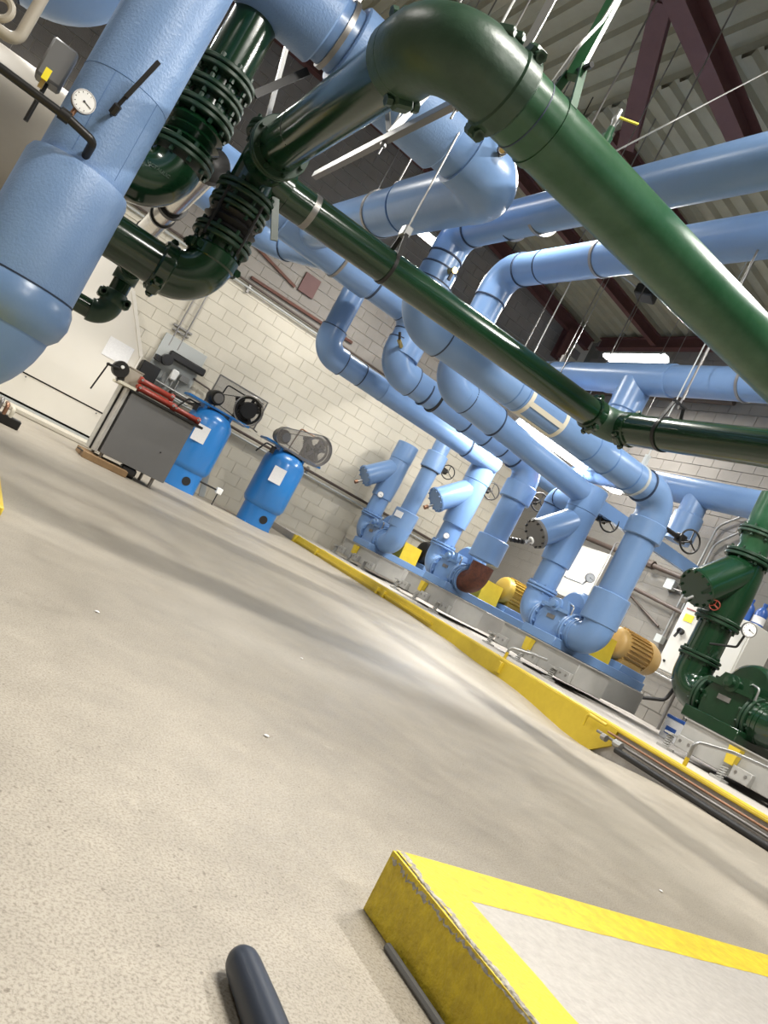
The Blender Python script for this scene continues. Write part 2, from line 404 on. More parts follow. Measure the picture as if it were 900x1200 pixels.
# ------------------------------------------------------------------ pipes
def band(t, c, axis, r, wd=0.02, m=SEAM, name='seam_band'):
    c = V(c); a = V(axis).normalized()
    return MB().lathe(c-a*wd/2, a, [(0, r*0.98), (0, r*1.015), (wd, r*1.015), (wd, r*0.98)], 32).build(name, m, t)
def sleeve(t, p1, p2, r, m, name='sleeve', n=36):
    p1, p2 = V(p1), V(p2); L = (p2-p1).length; e = 0.012
    return MB().lathe(p1, p2-p1, [(0, r*0.9), (0, r-e), (e, r), (L-e, r), (L, r-e), (L, r*0.9)], n).build(name, m, t)
def pipe_run(t, pts, r, R, m, elb=1.06, bands=True, seam=SEAM, n=36, elb_m=None, cuff=0.0):
    """straight pipes between corners, an elbow at each corner, seams where they meet"""
    pts = [V(p) for p in pts]; cur = pts[0]
    for i in range(1, len(pts)-1):
        arc = arc_pts(pts[i-1], pts[i], pts[i+1], R, 12)
        MB().cyl(cur, arc[0]+(arc[0]-cur).normalized()*0.02, r, n=n).build('pipe', m, t)
        d1 = (pts[i]-pts[i-1]).normalized(); d2 = (pts[i+1]-pts[i]).normalized()
        path = ([arc[0]-d1*cuff] if cuff else [])+arc+([arc[-1]+d2*cuff] if cuff else [])
        MB().sweep(path, r*elb, n).build('elbow', elb_m or m, t)
        if bands:
            band(t, path[0], d1, r*elb, 0.014, seam); band(t, path[-1], d2, r*elb, 0.014, seam)
        cur = arc[-1]-d2*0.01
    MB().cyl(cur, pts[-1], r, n=n).build('pipe', m, t)
def flange(t, c, axis, r, th=0.045, m=GREEN, k=8, name='flange', pair=True, br=0.016):
    """bolted flange pair around point c"""
    c = V(c); a = V(axis).normalized(); m = GREENF if m is GREEN else m
    b = MB()
    if pair:
        b.lathe(c-a*(th+0.005), a, [(0, r*0.6), (0, r*0.97), (0.006, r), (th-0.006, r), (th, r*0.97), (th, r*0.6)], 32)
        b.lathe(c+a*0.005, a, [(0, r*0.6), (0, r*0.97), (0.006, r), (th-0.006, r), (th, r*0.97), (th, r*0.6)], 32)
    else:
        b.lathe(c-a*th/2, a, [(0, r*0.5), (0, r*0.97), (0.006, r), (th-0.006, r), (th, r*0.97), (th, r*0.5)], 32)
    f = b.build(name, m, t)
    L = th*2+0.07 if pair else th+0.05
    MB().bolts(c, a, r*0.86, k, br, L, ph=0.2).build('bolt_ring', m, f)['kind'] = 'stuff'
    return f
def coupling(t, c, axis, r, m=GREENR, side=V((0, 0, 1))):
    """grooved-pipe coupling: two half housings with bolt pads"""
    c = V(c); a = V(axis).normalized()
    h = MB().lathe(c-a*0.045, a, [(0, r*0.9), (0, r*1.10), (0.012, r*1.2), (0.078, r*1.2), (0.09, r*1.10), (0.09, r*0.9)], 32).build('coupling', m, t)
    s = V(side); s = (s-a*s.dot(a)).normalized(); q = a.cross(s)
    for k in (-1, 1):
        b = MB(); p = c+s*k*r*1.22
        b.box((0, 0, 0), (0.07, 0.085, 0.055), Matrix((a, q, s)).transposed().to_4x4(), 0.012); 
        bmesh.ops.translate(b.bm, vec=p, verts=b.bm.verts)
        b.cyl(p-q*0.075, p+q*0.075, 0.014, n=10); b.cyl(p-q*0.075, p-q*0.05, 0.024, n=6); b.cyl(p+q*0.05, p+q*0.075, 0.024, n=6)
        b.build('bolt_pad', m, h, 30)
    return h
def rod_hanger(c, r, axis, ztop, label, grp='pipe hangers', m=STEEL, double=False, lean=(0, 0)):
    """clevis or strap ring round the pipe hung from a threaded rod"""
    c = V(c); a = V(axis).normalized(); t = thing('pipe_hanger', label, 'hanger', c, grp)
    ztop = roof_z(c.x) if ztop > 5 else ztop; rm = STEEL if m in (BLUE, PBLUE) else m
    MB().lathe(c-a*0.018, a, [(0, r*1.005), (0, r*1.03+0.006), (0.036, r*1.03+0.006), (0.036, r*1.005)], 32).build('strap', m, t)
    if double:
        x = V((0, 0, 1)).cross(a)
        for s in (-1, 1):
            p = c+x*s*(r+0.05)
            MB().cyl(p+V((0, 0, -r-0.06)), V((p.x+lean[0], p.y+lean[1], ztop)), 0.008, n=8).build('rod', rm, t)
        MB().bar(c-x*(r+0.12)+V((0, 0, -r-0.03)), c+x*(r+0.12)+V((0, 0, -r-0.03)), 0.045, 0.045).build('crossbar', m, t)
    else:
        p = c+V((0, 0, r))
        MB().box(p+V((0, 0, 0.07)), (0.05, 0.05, 0.14)).build('clevis', m, t)
        MB().cyl(p+V((0, 0, 0.1)), V((p.x+lean[0], p.y+lean[1], ztop)), 0.008, n=8).build('rod', rm, t)
    return t
# ---- blue mains
def blue_mains():
    D = 0.19
    # upper main 1: from B riser towards the camera side
    t = thing('chilled_water_pipe', 'upper blue overhead pipe of the two running off the right edge high up', 'pipe', (3.0, 2, 3.64))
    pipe_run(t, [(3.0, 6.6, 2.95), (3.0, 6.6, 3.63), (3.05, -3.5, 3.63)], 0.16, 0.2, BLUE, cuff=0.08)
    sleeve(t, (3.0, 6.6, 2.97), (3.0, 6.6, 3.22), 0.18, BLUE); band(t, (3.0, 6.6, 3.22), (0, 0, 1), 0.18, 0.016); band(t, (3.03, 5.75, 3.63), (0, 1, 0), 0.162, 0.014)
    # upper main 2
    t = thing('chilled_water_pipe', 'lower blue overhead pipe of the two at upper right, with a down elbow', 'pipe', (4.25, 2, 4.15))
    pipe_run(t, [(4.25, 7.7, 2.95), (4.25, 7.7, 4.13), (4.25, -3.5, 4.13)], 0.18, 0.26, BLUE, cuff=0.12)
    band(t, (4.25, 6.95, 4.13), (0, 1, 0), 0.182, 0.016)
    # main 3 with tee drop
    t = thing('chilled_water_pipe', 'blue overhead pipe with a tee drop passing under the lit lamp', 'pipe', (7.0, 3, 4.3))
    MB().cyl((7.0, -3.5, 4.31), (7.0, 12.6, 4.31), 0.205, n=40).build('pipe', BLUE, t)
    MB().cyl((7.0, 7.9, 4.3), (7.0, 7.9, 2.95), 0.2, n=36).build('branch', BLUE, t)
    sleeve(t, (7.0, 7.9, 4.25), (7.0, 7.9, 3.8), 0.225, BLUE)
    band(t, (7.0, 9.3, 4.31), (0, 1, 0), 0.207, 0.016)
    sleeve(t, (7.0, 8.5, 4.31), (7.0, 7.3, 4.31), 0.222, BLUE)
    # main 4, lower right
    t = thing('chilled_water_pipe', 'blue pipe behind the black handwheel at right, with a short capped drop', 'pipe', (8.2, 3, 3.2))
    MB().cyl((8.2, -3.0, 3.28), (8.2, 9.1, 3.28), 0.19, n=36).build('pipe', BLUE, t)
    pipe_run(t, [(8.2, 9.0, 3.28), (8.2, 9.5, 3.28), (8.2, 9.5, 2.4)], 0.19, 0.25, BLUE)
    MB().cyl((8.2, 7.15, 3.28), (8.2, 7.15, 2.55), 0.17, n=32).build('branch', BLUE, t)
    sleeve(t, (8.2, 7.15, 2.95), (8.2, 7.15, 2.6), 0.2, BLUE)
    band(t, (8.2, 5.45, 3.28), (0, 1, 0), 0.192, 0.016)
    # B header + riser 3
    t = thing('header_pipe', 'blue header pipe directly below the long green pipe, marked with a cream tape frame', 'pipe', (5, 6.6, 2.7))
    pipe_run(t, [(3.0, 6.6, 2.99), (3.0, 6.6, 2.70), (7.0, 6.6, 2.72), (7.0, 6.6, 1.25)], 0.19, 0.26, BLUE, elb=1.10, cuff=0.10)
    for x in (4.35, 4.47, 5.62, 5.95, 6.35): band(t, (x, 6.6, 2.71), (1, 0, 0), 0.192, 0.012, BLUESEAM)
    # cream tape frame
    b = MB(); rr = 0.1955; c0 = V((4.86, 6.6, 2.71))
    for x in (4.50, 5.02):
        b.lathe((x, 6.6, 2.71), (1, 0, 0), [(0, rr-0.004), (0, rr), (0.05, rr), (0.05, rr-0.004)], 36)
    for ang in (-100, -55, 200):
        a = math.radians(ang); y, z = math.cos(a), math.sin(a)
        b.box((4.785, 6.6+y*rr*0.99, 2.71+z*rr*0.99), (0.50, 0.055, 0.006), Matrix.Rotation(a+PI/2, 4, 'X'))
    b.build('tape_marking', CREAM, t)
    sleeve(t, (7.0, 6.6, 2.40), (7.0, 6.6, 2.17), 0.232, BLUE)
    sleeve(t, (7.0, 6.6, 1.42), (7.0, 6.6, 1.02), 0.235, BLUE)
    # header for riser 2
    t = thing('header_pipe', 'blue header pipe with black seam bands turning down into the rusty-elbow pump', 'pipe', (5.5, 9.15, 2.75))
    pipe_run(t, [(4.2, 9.15, 3.62), (4.2, 9.15, 2.80), (7.0, 9.15, 2.77), (7.0, 9.15, 1.25)], 0.19, 0.27, BLUE, elb=1.12, cuff=0.1)
    for x in (4.82, 5.6, 6.0, 6.35): band(t, (x, 9.15, 2.78), (1, 0, 0), 0.194, 0.022)
    sleeve(t, (7.0, 9.15, 2.46), (7.0, 9.15, 2.18), 0.24, BLUE)
    sleeve(t, (7.0, 9.15, 1.55), (7.0, 9.15, 1.17), 0.245, BLUE)
    # header L3 into strainer 3
    t = thing('header_pipe', 'blue header pipe passing just under the taped pipe beside the long bright strip lamp', 'pipe', (5.5, 7.75, 2.65))
    pipe_run(t, [(4.25, 7.7, 3.0), (4.25, 7.7, 2.66), (7.1, 7.75, 2.51)], 0.16, 0.26, BLUE, elb=1.2, cuff=0.1)
    sleeve(t, (4.5, 7.7, 2.648), (5.1, 7.71, 2.616), 0.19, BLUE)
    band(t, (5.1, 7.71, 2.617), (1, 0, 0), 0.192, 0.02)
    MB().box((8.3, 7.75, 2.50), (2.5, 0.11, 0.18)).build('support_channel', PBLUE, t)
    # header L1
    t = thing('header_pipe', 'slender blue header pipe nearest the cream wall, dropping and running right to the middle strainer', 'pipe', (5, 10.15, 2.7))
    pipe_run(t, [(3.62, 10.15, 4.1), (3.62, 10.15, 2.70), (7.1, 10.15, 2.68)], 0.165, 0.24, BLUE, elb=1.14, cuff=0.10)
    band(t, (3.95+0.35, 10.15, 2.70), (1, 0, 0), 0.17, 0.014); sleeve(t, (6.45, 10.15, 2.69), (6.75, 10.15, 2.69), 0.185, BLUE)
    band(t, (6.45, 10.15, 2.69), (1, 0, 0), 0.178, 0.016)
    # upper cross header with laterals
    t = thing('header_pipe', 'large blue cross header behind the steel green-valve stack, with a curved lateral at its left', 'pipe', (2.5, 9.15, 3.6))
    pipe_run(t, [(0.4, 9.15, 3.6), (4.25, 9.15, 3.6), (4.25, 9.15, 3.0)], 0.245, 0.3, BLUE, elb=1.0)
    band(t, (2.02, 9.15, 3.6), (1, 0, 0), 0.24, 0.016); band(t, (3.45, 9.15, 3.6), (1, 0, 0), 0.245, 0.03); sleeve(t, (2.05, 9.15, 3.6), (3.4, 9.15, 3.6), 0.28, BLUE)
    pipe_run(t, [(0.3, 10.35, 3.6), (2.35, 10.35, 3.6), (2.9, 9.25, 3.6)], 0.2, 0.5, BLUE)
    band(t, (2.02, 10.35, 3.6), (1, 0, 0), 0.21, 0.03)
    # U bend over the camera
    t = thing('supply_pipe', 'big blue overhead pipe making a U-bend behind the green elbow at top centre', 'pipe', (2.0, 6, 3.5))
    pipe_run(t, [(-1.5, 5.05, 3.40), (2.40, 5.05, 3.38), (2.40, 9.05, 3.60)], 0.215, 0.28, BLUE, elb=1.14, cuff=0.10, bands=False)
    sleeve(t, (0.95, 5.05, 3.388), (1.86, 5.05, 3.384), 0.262, BLUEC); sleeve(t, (-1.0, 5.05, 3.40), (0.80, 5.05, 3.39), 0.262, BLUEC)
    sleeve(t, (2.40, 6.5, 3.46), (2.40, 5.3, 3.395), 0.238, BLUE); band(t, (2.40, 6.52, 3.461), (0, 1, 0.055), 0.236, 0.012, BLUESEAM)
    # big left vertical, insulated
    t = thing('insulated_riser', 'thick blue canvas-jacketed riser at the left edge with a gauge and black thermometer', 'pipe', (0, 4.5, 0))
    MB().cyl((0, 4.5, 1.5), (0, 4.5, 7.5), 0.225, n=56).build('pipe', BLUEC, t)
    MB().lathe((0, 4.5, 0.93), (0, 0, 1), [(0, 0.2), (0, 0.272), (0.60, 0.268), (0.635, 0.255), (0.645, 0.2)], 56).build('sleeve', BLUEC, t)
    MB().lathe((0, 4.5, 0.70), (0, 0, 1), [(0, 0.20), (0.0, 0.25), (0.05, 0.29), (0.12, 0.305), (0.19, 0.295), (0.235, 0.27), (0.235, 0.2)], 56).build('flange_cover', BLUE, t)
    MB().sweep([V((0, 4.5, 0.80))]+arc_pts(V((0, 4.5, 1.5)), V((0, 4.5, 0.44)), V((-2, 4.5, 0.44)), 0.30, 12)+[V((-1.6, 4.5, 0.44))], [0.245]+[0.255]*13+[0.25], 48).build('elbow', BLUE, t)
    MB().lathe((-0.55, 4.5, 0.44), (-1, 0, 0), [(0, 0.25), (0.02, 0.30), (0.2, 0.30), (0.22, 0.25)], 48).build('flange_cover', BLUE, t)
    band(t, (0, 4.5, 0.935), (0, 0, 1), 0.272, 0.008, SEAM, 'seam_band')
    # canvas seams
    b = MB()
    b.torus((0, 4.5, 2.05), (0, 0, 1), 0.226, 0.0016, 48, 4)
    for a, z0, z1 in ((-112, 1.6, 2.05), (-50, 1.6, 2.05)):
        x, y = math.cos(math.radians(a))*0.2255, math.sin(math.radians(a))*0.2255
        b.cyl((x, 4.5+y, z0), (x, 4.5+y, z1), 0.0016, n=5)
    b.build('jacket_seam', BLUESEAM, t)
    return
blue_mains()
def blue_left_background():
    t = thing('insulated_pipe', 'dark blue large pipe crossing behind the beige tank at the top left corner', 'pipe', (-2, 7.6, 3.2))
    pipe_run(t, [(-4.5, 7.2, 3.35), (-0.55, 7.2, 3.35), (-0.55, 7.2, 5.2)], 0.30, 0.4, BLUE, elb=1.05)
    t = thing('storage_tank', 'beige insulated horizontal tank with a domed end at the left edge', 'tank', (-1.6, 6.6, 1.2))
    MB().lathe((-4.5, 6.9, 1.95), (1, 0, 0), [(0, 0.62), (4.55, 0.62), (4.66, 0.53), (4.78, 0.44), (4.85, 0.28), (4.88, 0.0)], 40).build('shell', BEIGE, t)
    MB().lathe((-1.0, 6.7, 2.0), (1, 0, 0), [(0, 0.5), (0, 0.575), (0.05, 0.575), (0.05, 0.5)], 40).build('rim', BEIGE, t)
    for x in (-3.6, -1.4): MB().box((x, 6.7, 0.75), (0.18, 0.8, 1.5)).build('saddle', DGRAY, t)
    t = thing('conduit_pipe', 'bent beige pipe at the top left corner', 'pipe', (-0.6, 4.4, 1.9))
    MB().tube([(-1.0, 4.4, 1.90), (-0.50, 4.4, 1.90), (-0.50, 4.4, 2.9)], 0.028, 0.05, 16).build('pipe', BEIGE, t)
    MB().torus((-0.62, 4.4, 1.99), (0.3, 1, 0), 0.05, 0.018).build('elbow', BEIGE, t)
    t = thing('actuator_box', 'small grey box-shaped actuator beside the thick blue riser', 'actuator', (-0.30, 4.62, 1.92))
    MB().box((-0.33, 4.6, 1.985), (0.13, 0.13, 0.21), bev=0.012).build('housing', DGRAY, t); MB().cyl((-0.33, 4.6, 1.88), (-0.33, 4.6, 1.66), 0.012, n=8).build('stem', BLACKM, t)
    # gauge + black pipe
    t = thing('gauge_pipe', 'black iron pipe with a yellow tagged valve reaching into the thick blue riser', 'pipe', (-0.3, 4.2, 1.66))
    MB().tube([(-0.85, 4.16, 1.70), (-0.15, 4.18, 1.685), (-0.02, 4.19, 1.665), (-0.02, 4.30, 1.60)], 0.021, 0.03, 14).build('pipe', BLACKM, t)
    MB().cyl((-0.20, 4.18, 1.687), (-0.15, 4.18, 1.685), 0.03, n=14).build('tee', BLACKM, t)
    MB().cyl((-0.155, 4.18, 1.70), (-0.15, 4.18, 1.745), 0.012, n=10).build('nipple', COPPER, t)
    MB().box((-0.315, 4.16, 1.745), (0.02, 0.02, 0.05)).build('valve', BRASS, t); MB().box((-0.315, 4.145, 1.785), (0.028, 0.01, 0.055)).build('tag', YELB, t)
    gauge((-0.135, 4.165, 1.79), (0.15, -1, 0.05), 0.055, 'round white dial gauge in front of the thick blue riser', None)
    t = thing('thermometer', 'black straight thermometer well sticking out of the thick blue riser', 'thermometer', (0, 4.2, 1.85))
    MB().tube([(-0.01, 4.27, 1.85), (-0.01, 4.19, 1.855), (0.052, 4.15, 2.16)], 0.010, 0.02, 10).build('stem', BLACKM, t)
    MB().bar((0.006, 4.175, 1.93), (0.056, 4.15, 2.16), 0.022, 0.03, V((0, -1, 0))).build('scale_case', BLACKM, t); MB().cyl((-0.01, 4.20, 1.835), (-0.004, 4.17, 1.875), 0.02, n=6).build('nut', BLACKM, t)
def gauge(c, axis, r, label, parent, grp=None):
    c = V(c); a = V(axis).normalized()
    if parent is None: t = thing('pressure_gauge', label, 'gauge', c, grp)
    else: t = MB().lathe(c-a*0.03, a, [(0, r*0.8), (0.01, r), (0.03, r)], 24).build('gauge', DGRAY, parent)
    if parent is None: MB().lathe(c-a*0.03, a, [(0, r*0.8), (0.01, r), (0.035, r), (0.035, r*0.9), (0.028, r*0.9)], 28).build('case', STEEL, t)
    MB().cyl(c, c+a*0.004, r*0.88, n=28).build('dial', DIAL, t)
    if parent is None:
        u, v = frame_from(a); b = MB(); b.cyl(c+a*0.005, c+a*0.007, r*0.1, n=10); b.bar(c+a*0.006, c+a*0.006-u*r*0.7+v*0.2*r, r*0.06, 0.002, a)
        for k in range(-4, 5):
            an = k*0.5; q = u*math.cos(an)+v*math.sin(an); b.bar(c+a*0.005+q*r*0.7, c+a*0.005+q*r*0.8, r*0.05, 0.002, a)
        b.build('needle', BLACK, t)
    return t
blue_left_background()
# ---- green pipes
def green_system():
    r = 0.133; rg = 0.147; Z = 2.36
    t = thing('green_pipe', 'thick green overhead pipe running from the cast elbow to the right edge', 'pipe', (1.5, 2.7, 2.4))
    E = V((0.80, 2.7, Z))
    MB().cyl((0.80, 4.50, Z-0.03), (0.80, 3.0, Z), r, n=48).build('pipe', GREEN, t)
    MB().sweep([V((0.80, 2.99, Z))]+arc_pts(V((0.80, 5, Z)), E, V((5, 2.7, Z)), 0.21, 14)+[V((1.09, 2.7, Z))], 0.158, 40).build('elbow', GREENR, t)
    # lugs on the elbow
    for (x, y, z) in ((0.83, 2.86, 2.50), (0.97, 2.60, 2.475), (1.02, 2.62, 2.50)):
        MB().box((x, y, z), (0.04, 0.07, 0.035), Matrix.Translation((x, y, z)) @ Matrix.Rotation(0.7, 4, 'Z') if False else Matrix.Rotation(0.7, 4, 'Z'), 0.006).build('cast_lug', GREENR, t)
    coupling(t, (0.80, 3.01, Z), (0, 1, 0), r, GREENR, V((-0.5, 0, 1)))
    coupling(t, (1.12, 2.7, Z), (1, 0, 0), rg*0.95, GREENR, V((0, -0.6, 1)))
    MB().cyl((1.08, 2.7, Z), (6.5, 2.7, Z), rg, n=48).build('pipe', GREEND, t)
    band(t, (1.24, 2.7, Z), (1, 0, 0), rg, 0.006); band(t, (0.80, 4.1, Z-0.02), (0, 1, 0), r, 0.010, BLACKM)
    # hanger of the thick pipe
    h = thing('pipe_hanger', 'green painted clevis hanger with braided cable on the thick green pipe', 'hanger', (1.34, 2.7, 2.6))
    MB().lathe((1.33, 2.7, Z), (1, 0, 0), [(0, rg+0.001), (0, rg+0.006), (0.035, rg+0.006), (0.035, rg+0.001)], 40).build('strap', GREEND, h)
    for s in (-1, 1): MB().bar((1.348, 2.7+s*(rg*0.86), 2.44), (1.348, 2.7+s*0.045, 2.66), 0.035, 0.01, V((0, 1, 0))).build('side_plate', GREEND, h)
    b = MB(); b.cyl((1.348, 2.60, 2.645), (1.348, 2.80, 2.645), 0.012, n=8); b.build('cross_bolt', BLACKM, h)
    MB().bar((1.348, 2.7, 2.62), (1.37, 2.72, 3.9), 0.045, 0.045).build('strut', GREEND, h)
    MB().tube([(1.26, 2.66, 2.50), (1.26, 2.60, 2.66), (1.31, 2.62, 2.82), (1.36, 2.66, 3.3)], 0.008, 0.1, 8).build('braided_cable', CHROME, h)
    MB().bar((1.14, 2.78, 2.50), (1.16, 2.80, 4.2), 0.035, 0.012).build('strut', CHROME, h)
    # vent valve on top of the thick pipe
    b = thing('vent_valve', 'small green riser with a yellow-handled ball valve on top of the thick green pipe', 'valve', (1.85, 2.75, 2.53))
    MB().cyl((1.66, 2.76, 2.48), (1.66, 2.76, 2.57), 0.016, n=12).build('nipple', GREEND, b)
    MB().lathe((1.66, 2.76, 2.57), (0, 0, 1), [(0, 0.018), (0, 0.026), (0.03, 0.026), (0.03, 0.017), (0.075, 0.015), (0.075, 0.01)], 14).build('reducer', GREEND, b)
    MB().lathe((1.66, 2.76, 2.645), (0, 0, 1), [(0, 0.012), (0.02, 0.013), (0.03, 0.017), (0.05, 0.017), (0.06, 0.01), (0.09, 0.009)], 12).build('body', CHROME, b)
    MB().bar((1.66, 2.74, 2.69), (1.74, 2.71, 2.71), 0.012, 0.006).build('handle', YELB, b)
    # wires
    tag(MB().cyl((1.75, 2.80, 2.60), (4.87, 4.98, 6.95), 0.004, n=6).build('steel_cable', CHROME), 'thin pale cable rising right from the thick green pipe', 'cable')
    # second green: long pipe G2 and return G3
    t = thing('green_pipe', 'long slim green pipe crossing the middle of the picture and turning to the right edge', 'pipe', (2.6, 4.8, 2.3))
    r2 = 0.116
    MB().cyl((1.02, 4.8, 2.25), (3.98, 4.8, 2.35), r2, n=40).build('pipe', GREEN, t)
    MB().sweep(arc_pts(V((3, 4.8, 2.35)), V((4.20, 4.8, 2.35)), V((4.20, 2, 2.35)), 0.20, 12), r2*1.15, 36).build('elbow', GREENR, t)
    coupling(t, (3.98, 4.8, 2.35), (1, 0, 0), r2, GREEN, V((0, 0.4, 1))); coupling(t, (4.20, 4.58, 2.35), (0, 1, 0), r2, GREEN, V((0.5, 0, 1)))
    MB().cyl((4.20, 4.60, 2.35), (4.20, -2.0, 2.32), r2+0.010, n=40).build('pipe', GREEN, t)
    band(t, (1.20, 4.8, 2.256), (1, 0, 0), r2, 0.04, STEEL, 'strap')
    h = thing('pipe_hanger', 'black teardrop hanger holding the dark green pipe at the right', 'hanger', (4.20, 4.20, 2.45))
    rr = r2+0.012
    MB().lathe((4.20, 4.20, 2.35), (0, 1, 0), [(0, rr), (0, rr+0.008), (0.03, rr+0.008), (0.03, rr)], 32).build('strap', BLACKM, h)
    for s in (-1, 1): MB().bar((4.20+s*0.115, 4.215, 2.41), (4.20+s*0.06, 4.215, 2.60), 0.03, 0.01, V((1, 0, 0))).build('side_plate', BLACKM, h)
    MB().bar((4.13, 4.215, 2.61), (4.27, 4.215, 2.61), 0.03, 0.012).build('crossbar', BLACKM, h); MB().cyl((4.20, 4.215, 2.57), (4.20, 4.215, 7.5), 0.008, n=8).build('rod', STEEL, h)
    h = thing('pipe_hanger', 'galvanised clevis and rod above the long slim green pipe', 'hanger', (1.82, 4.8, 2.4))
    MB().lathe((1.82, 4.8, 2.277), (1, 0, 0), [(0, r2+0.001), (0, r2+0.008), (0.025, r2+0.008), (0.025, r2+0.001)], 32).build('strap', BLACKM, h)
    for s in (-1, 1): MB().bar((1.832, 4.8+s*0.10, 2.33), (1.832, 4.8+s*0.035, 2.53), 0.03, 0.01, V((0, 1, 0))).build('side_plate', BLACKM, h)
    MB().box((1.832, 4.8, 2.55), (0.06, 0.08, 0.08), bev=0.008).build('swivel', CHROME, h)
    MB().cyl((1.832, 4.8, 2.58), (1.832, 4.8, 7.5), 0.007, n=8).build('rod', STEEL, h)
    # valve stack 1 (tee, valve, flexible connector) then elbow to the left
    t = thing('green_valve_stack', 'dark green tee and flexible connector stack with an elbow turning left under it', 'valve', (0.82, 4.8, 1.3))
    X, Y = 0.82, 4.8
    MB().cyl((X, Y, 2.50), (X, Y, 2.08), 0.14, n=36).build('tee_body', GREEN, t)
    MB().cyl((X-0.01, Y-0.33, 2.31), (X, Y, 2.29), 0.135, n=32).build('tee_branch', GREEN, t)
    MB().cyl((X, Y, 2.26), (X+0.2, Y, 2.26), 0.125, n=32).build('tee_branch', GREEN, t)
    flange(t, (0.80, 4.47, 2.33), (0, 1, 0), 0.175, 0.03, GREEN, 8, br=0.013); flange(t, (X, Y, 2.47), (0, 0, 1), 0.185, 0.03, GREEN, 8, br=0.013)
    MB().cyl((X, Y, 2.49), (X, Y, 2.60), 0.13, 0.09, n=32).build('cap', GREEN, t)
    flange(t, (X, Y, 2.08), (0, 0, 1), 0.185, 0.028, GREEN, 8, br=0.013)
    flange(t, (X, Y, 1.985), (0, 0, 1), 0.18, 0.026, GREEN, 8, br=0.013)
    MB().lathe((X, Y, 1.80), (0, 0, 1), [(0, 0.13), (0.03, 0.165), (0.055, 0.135), (0.085, 0.17), (0.11, 0.135), (0.14, 0.165), (0.18, 0.135)], 36).build('flexible_bellows', BLACK, t)
    flange(t, (X, Y, 1.785), (0, 0, 1), 0.185, 0.028, GREEN, 8, br=0.013)
    for a in (0.6, 2.2, 3.9, 5.2): MB().cyl((X+0.18*math.cos(a), Y+0.18*math.sin(a), 1.73), (X+0.18*math.cos(a), Y+0.18*math.sin(a), 2.05), 0.010, n=8).build('tie_rod', BLACKM, t)
    MB().cyl((X, Y, 1.77), (X, Y, 1.64), 0.128, n=32).build('pipe', GREEN, t)
    MB().sweep(arc_pts(V((X, Y, 2.2)), V((X, Y, 1.445)), V((-1, Y, 1.445)), 0.21, 14), 0.146, 36).build('elbow', GREEN, t)
    coupling(t, (X, Y, 1.665), (0, 0, 1), 0.130, GREEN, V((1, 0.4, 0))); coupling(t, (0.60, Y, 1.445), (1, 0, 0), 0.130, GREEN, V((0, 0.6, 1)))
    MB().cyl((0.62, Y, 1.445), (0.0, Y, 1.445), 0.128, n=40).build('pipe', GREEN, t)
    MB().bar((0.96, 4.72, 2.17), (1.06, 4.66, 1.93), 0.045, 0.012, V((0, 1, 0))).build('valve_lever', GREENF, t)
    # valve stack 2 behind it
    t = thing('green_valve_stack', 'dark green valve stack with ribbed connector and rounded cast elbow behind the thick blue riser', 'valve', (0.42, 5.15, 1.9))
    X, Y = 0.42, 5.15
    MB().cyl((X, Y, 2.72), (X+0.0, Y, 5.4), 0.148, n=36).build('pipe', GREEN, t)
    flange(t, (X, Y, 2.72), (0, 0, 1), 0.21, 0.03, GREEN, 10); flange(t, (X, Y, 2.58), (0, 0, 1), 0.205, 0.028, GREEN, 10)
    MB().cyl((X, Y, 2.70), (X, Y, 2.42), 0.15, n=32).build('valve_body', GREEN, t)
    flange(t, (X, Y, 2.44), (0, 0, 1), 0.21, 0.03, GREEN, 10)
    MB().lathe((X, Y, 2.20), (0, 0, 1), [(0, 0.15), (0.03, 0.195), (0.06, 0.155), (0.09, 0.20), (0.12, 0.155), (0.15, 0.195), (0.2, 0.15)], 36).build('flexible_bellows', GREEN, t)
    flange(t, (X, Y, 2.17), (0, 0, 1), 0.215, 0.03, GREEN, 10)
    el = MB().sweep(arc_pts(V((X, Y, 3)), V((X, Y, 1.90)), V((-2, Y, 1.90)), 0.20, 12)+[V((-0.02, Y, 1.90))], 0.168, 40).build('elbow', GREEN, t)
    MB().bar((0.62, 5.1, 2.75), (0.85, 5.2, 3.15), 0.05, 0.015, V((0, 1, 0))).build('valve_lever', BLACKM, t)
    # small green drop + elbow
    t = thing('green_pipe', 'small dark green drop pipe and elbow in front of the white air unit', 'pipe', (0.45, 5.4, 1.0))
    pipe_run(t, [(0.51, 4.86, 1.445), (0.51, 5.42, 1.445), (0.51, 5.42, 1.08), (0.05, 5.42, 1.08)], 0.062, 0.10, GREEN, elb=1.25, bands=False, elb_m=GREENR)
    coupling(t, (0.51, 5.42, 1.22), (0, 0, 1), 0.065, GREENR, V((1, 0, 0)))
    # silver jacketed pipe
    t = thing('jacketed_pipe', 'shiny aluminium jacketed pipe with a black ring between the two green stacks', 'pipe', (0.6, 6, 2.0))
    MB().cyl((0.60, 6.05, 1.93), (0.60, 3.2, 1.95) if False else (0.60, 5.0, 2.02), 0.085, n=36).build('jacket', SILVER, t) if False else None
    MB().cyl((0.64, 7.1, 2.07), (0.64, 5.42, 2.32), 0.092, n=40).build('jacket', SILVER, t)
    MB().lathe((0.64, 5.46, 2.314), (0, -1, 0.149), [(0, 0.094), (0, 0.12), (0.07, 0.12), (0.08, 0.10), (0.10, 0.0)], 28).build('end_clamp', BLACKM, t)
    MB().lathe((0.64, 6.3, 2.189), (0, 1, -0.149), [(0, 0.092), (0, 0.115), (0.05, 0.115), (0.05, 0.092)], 32).build('clamp_ring', BLACKM, t)
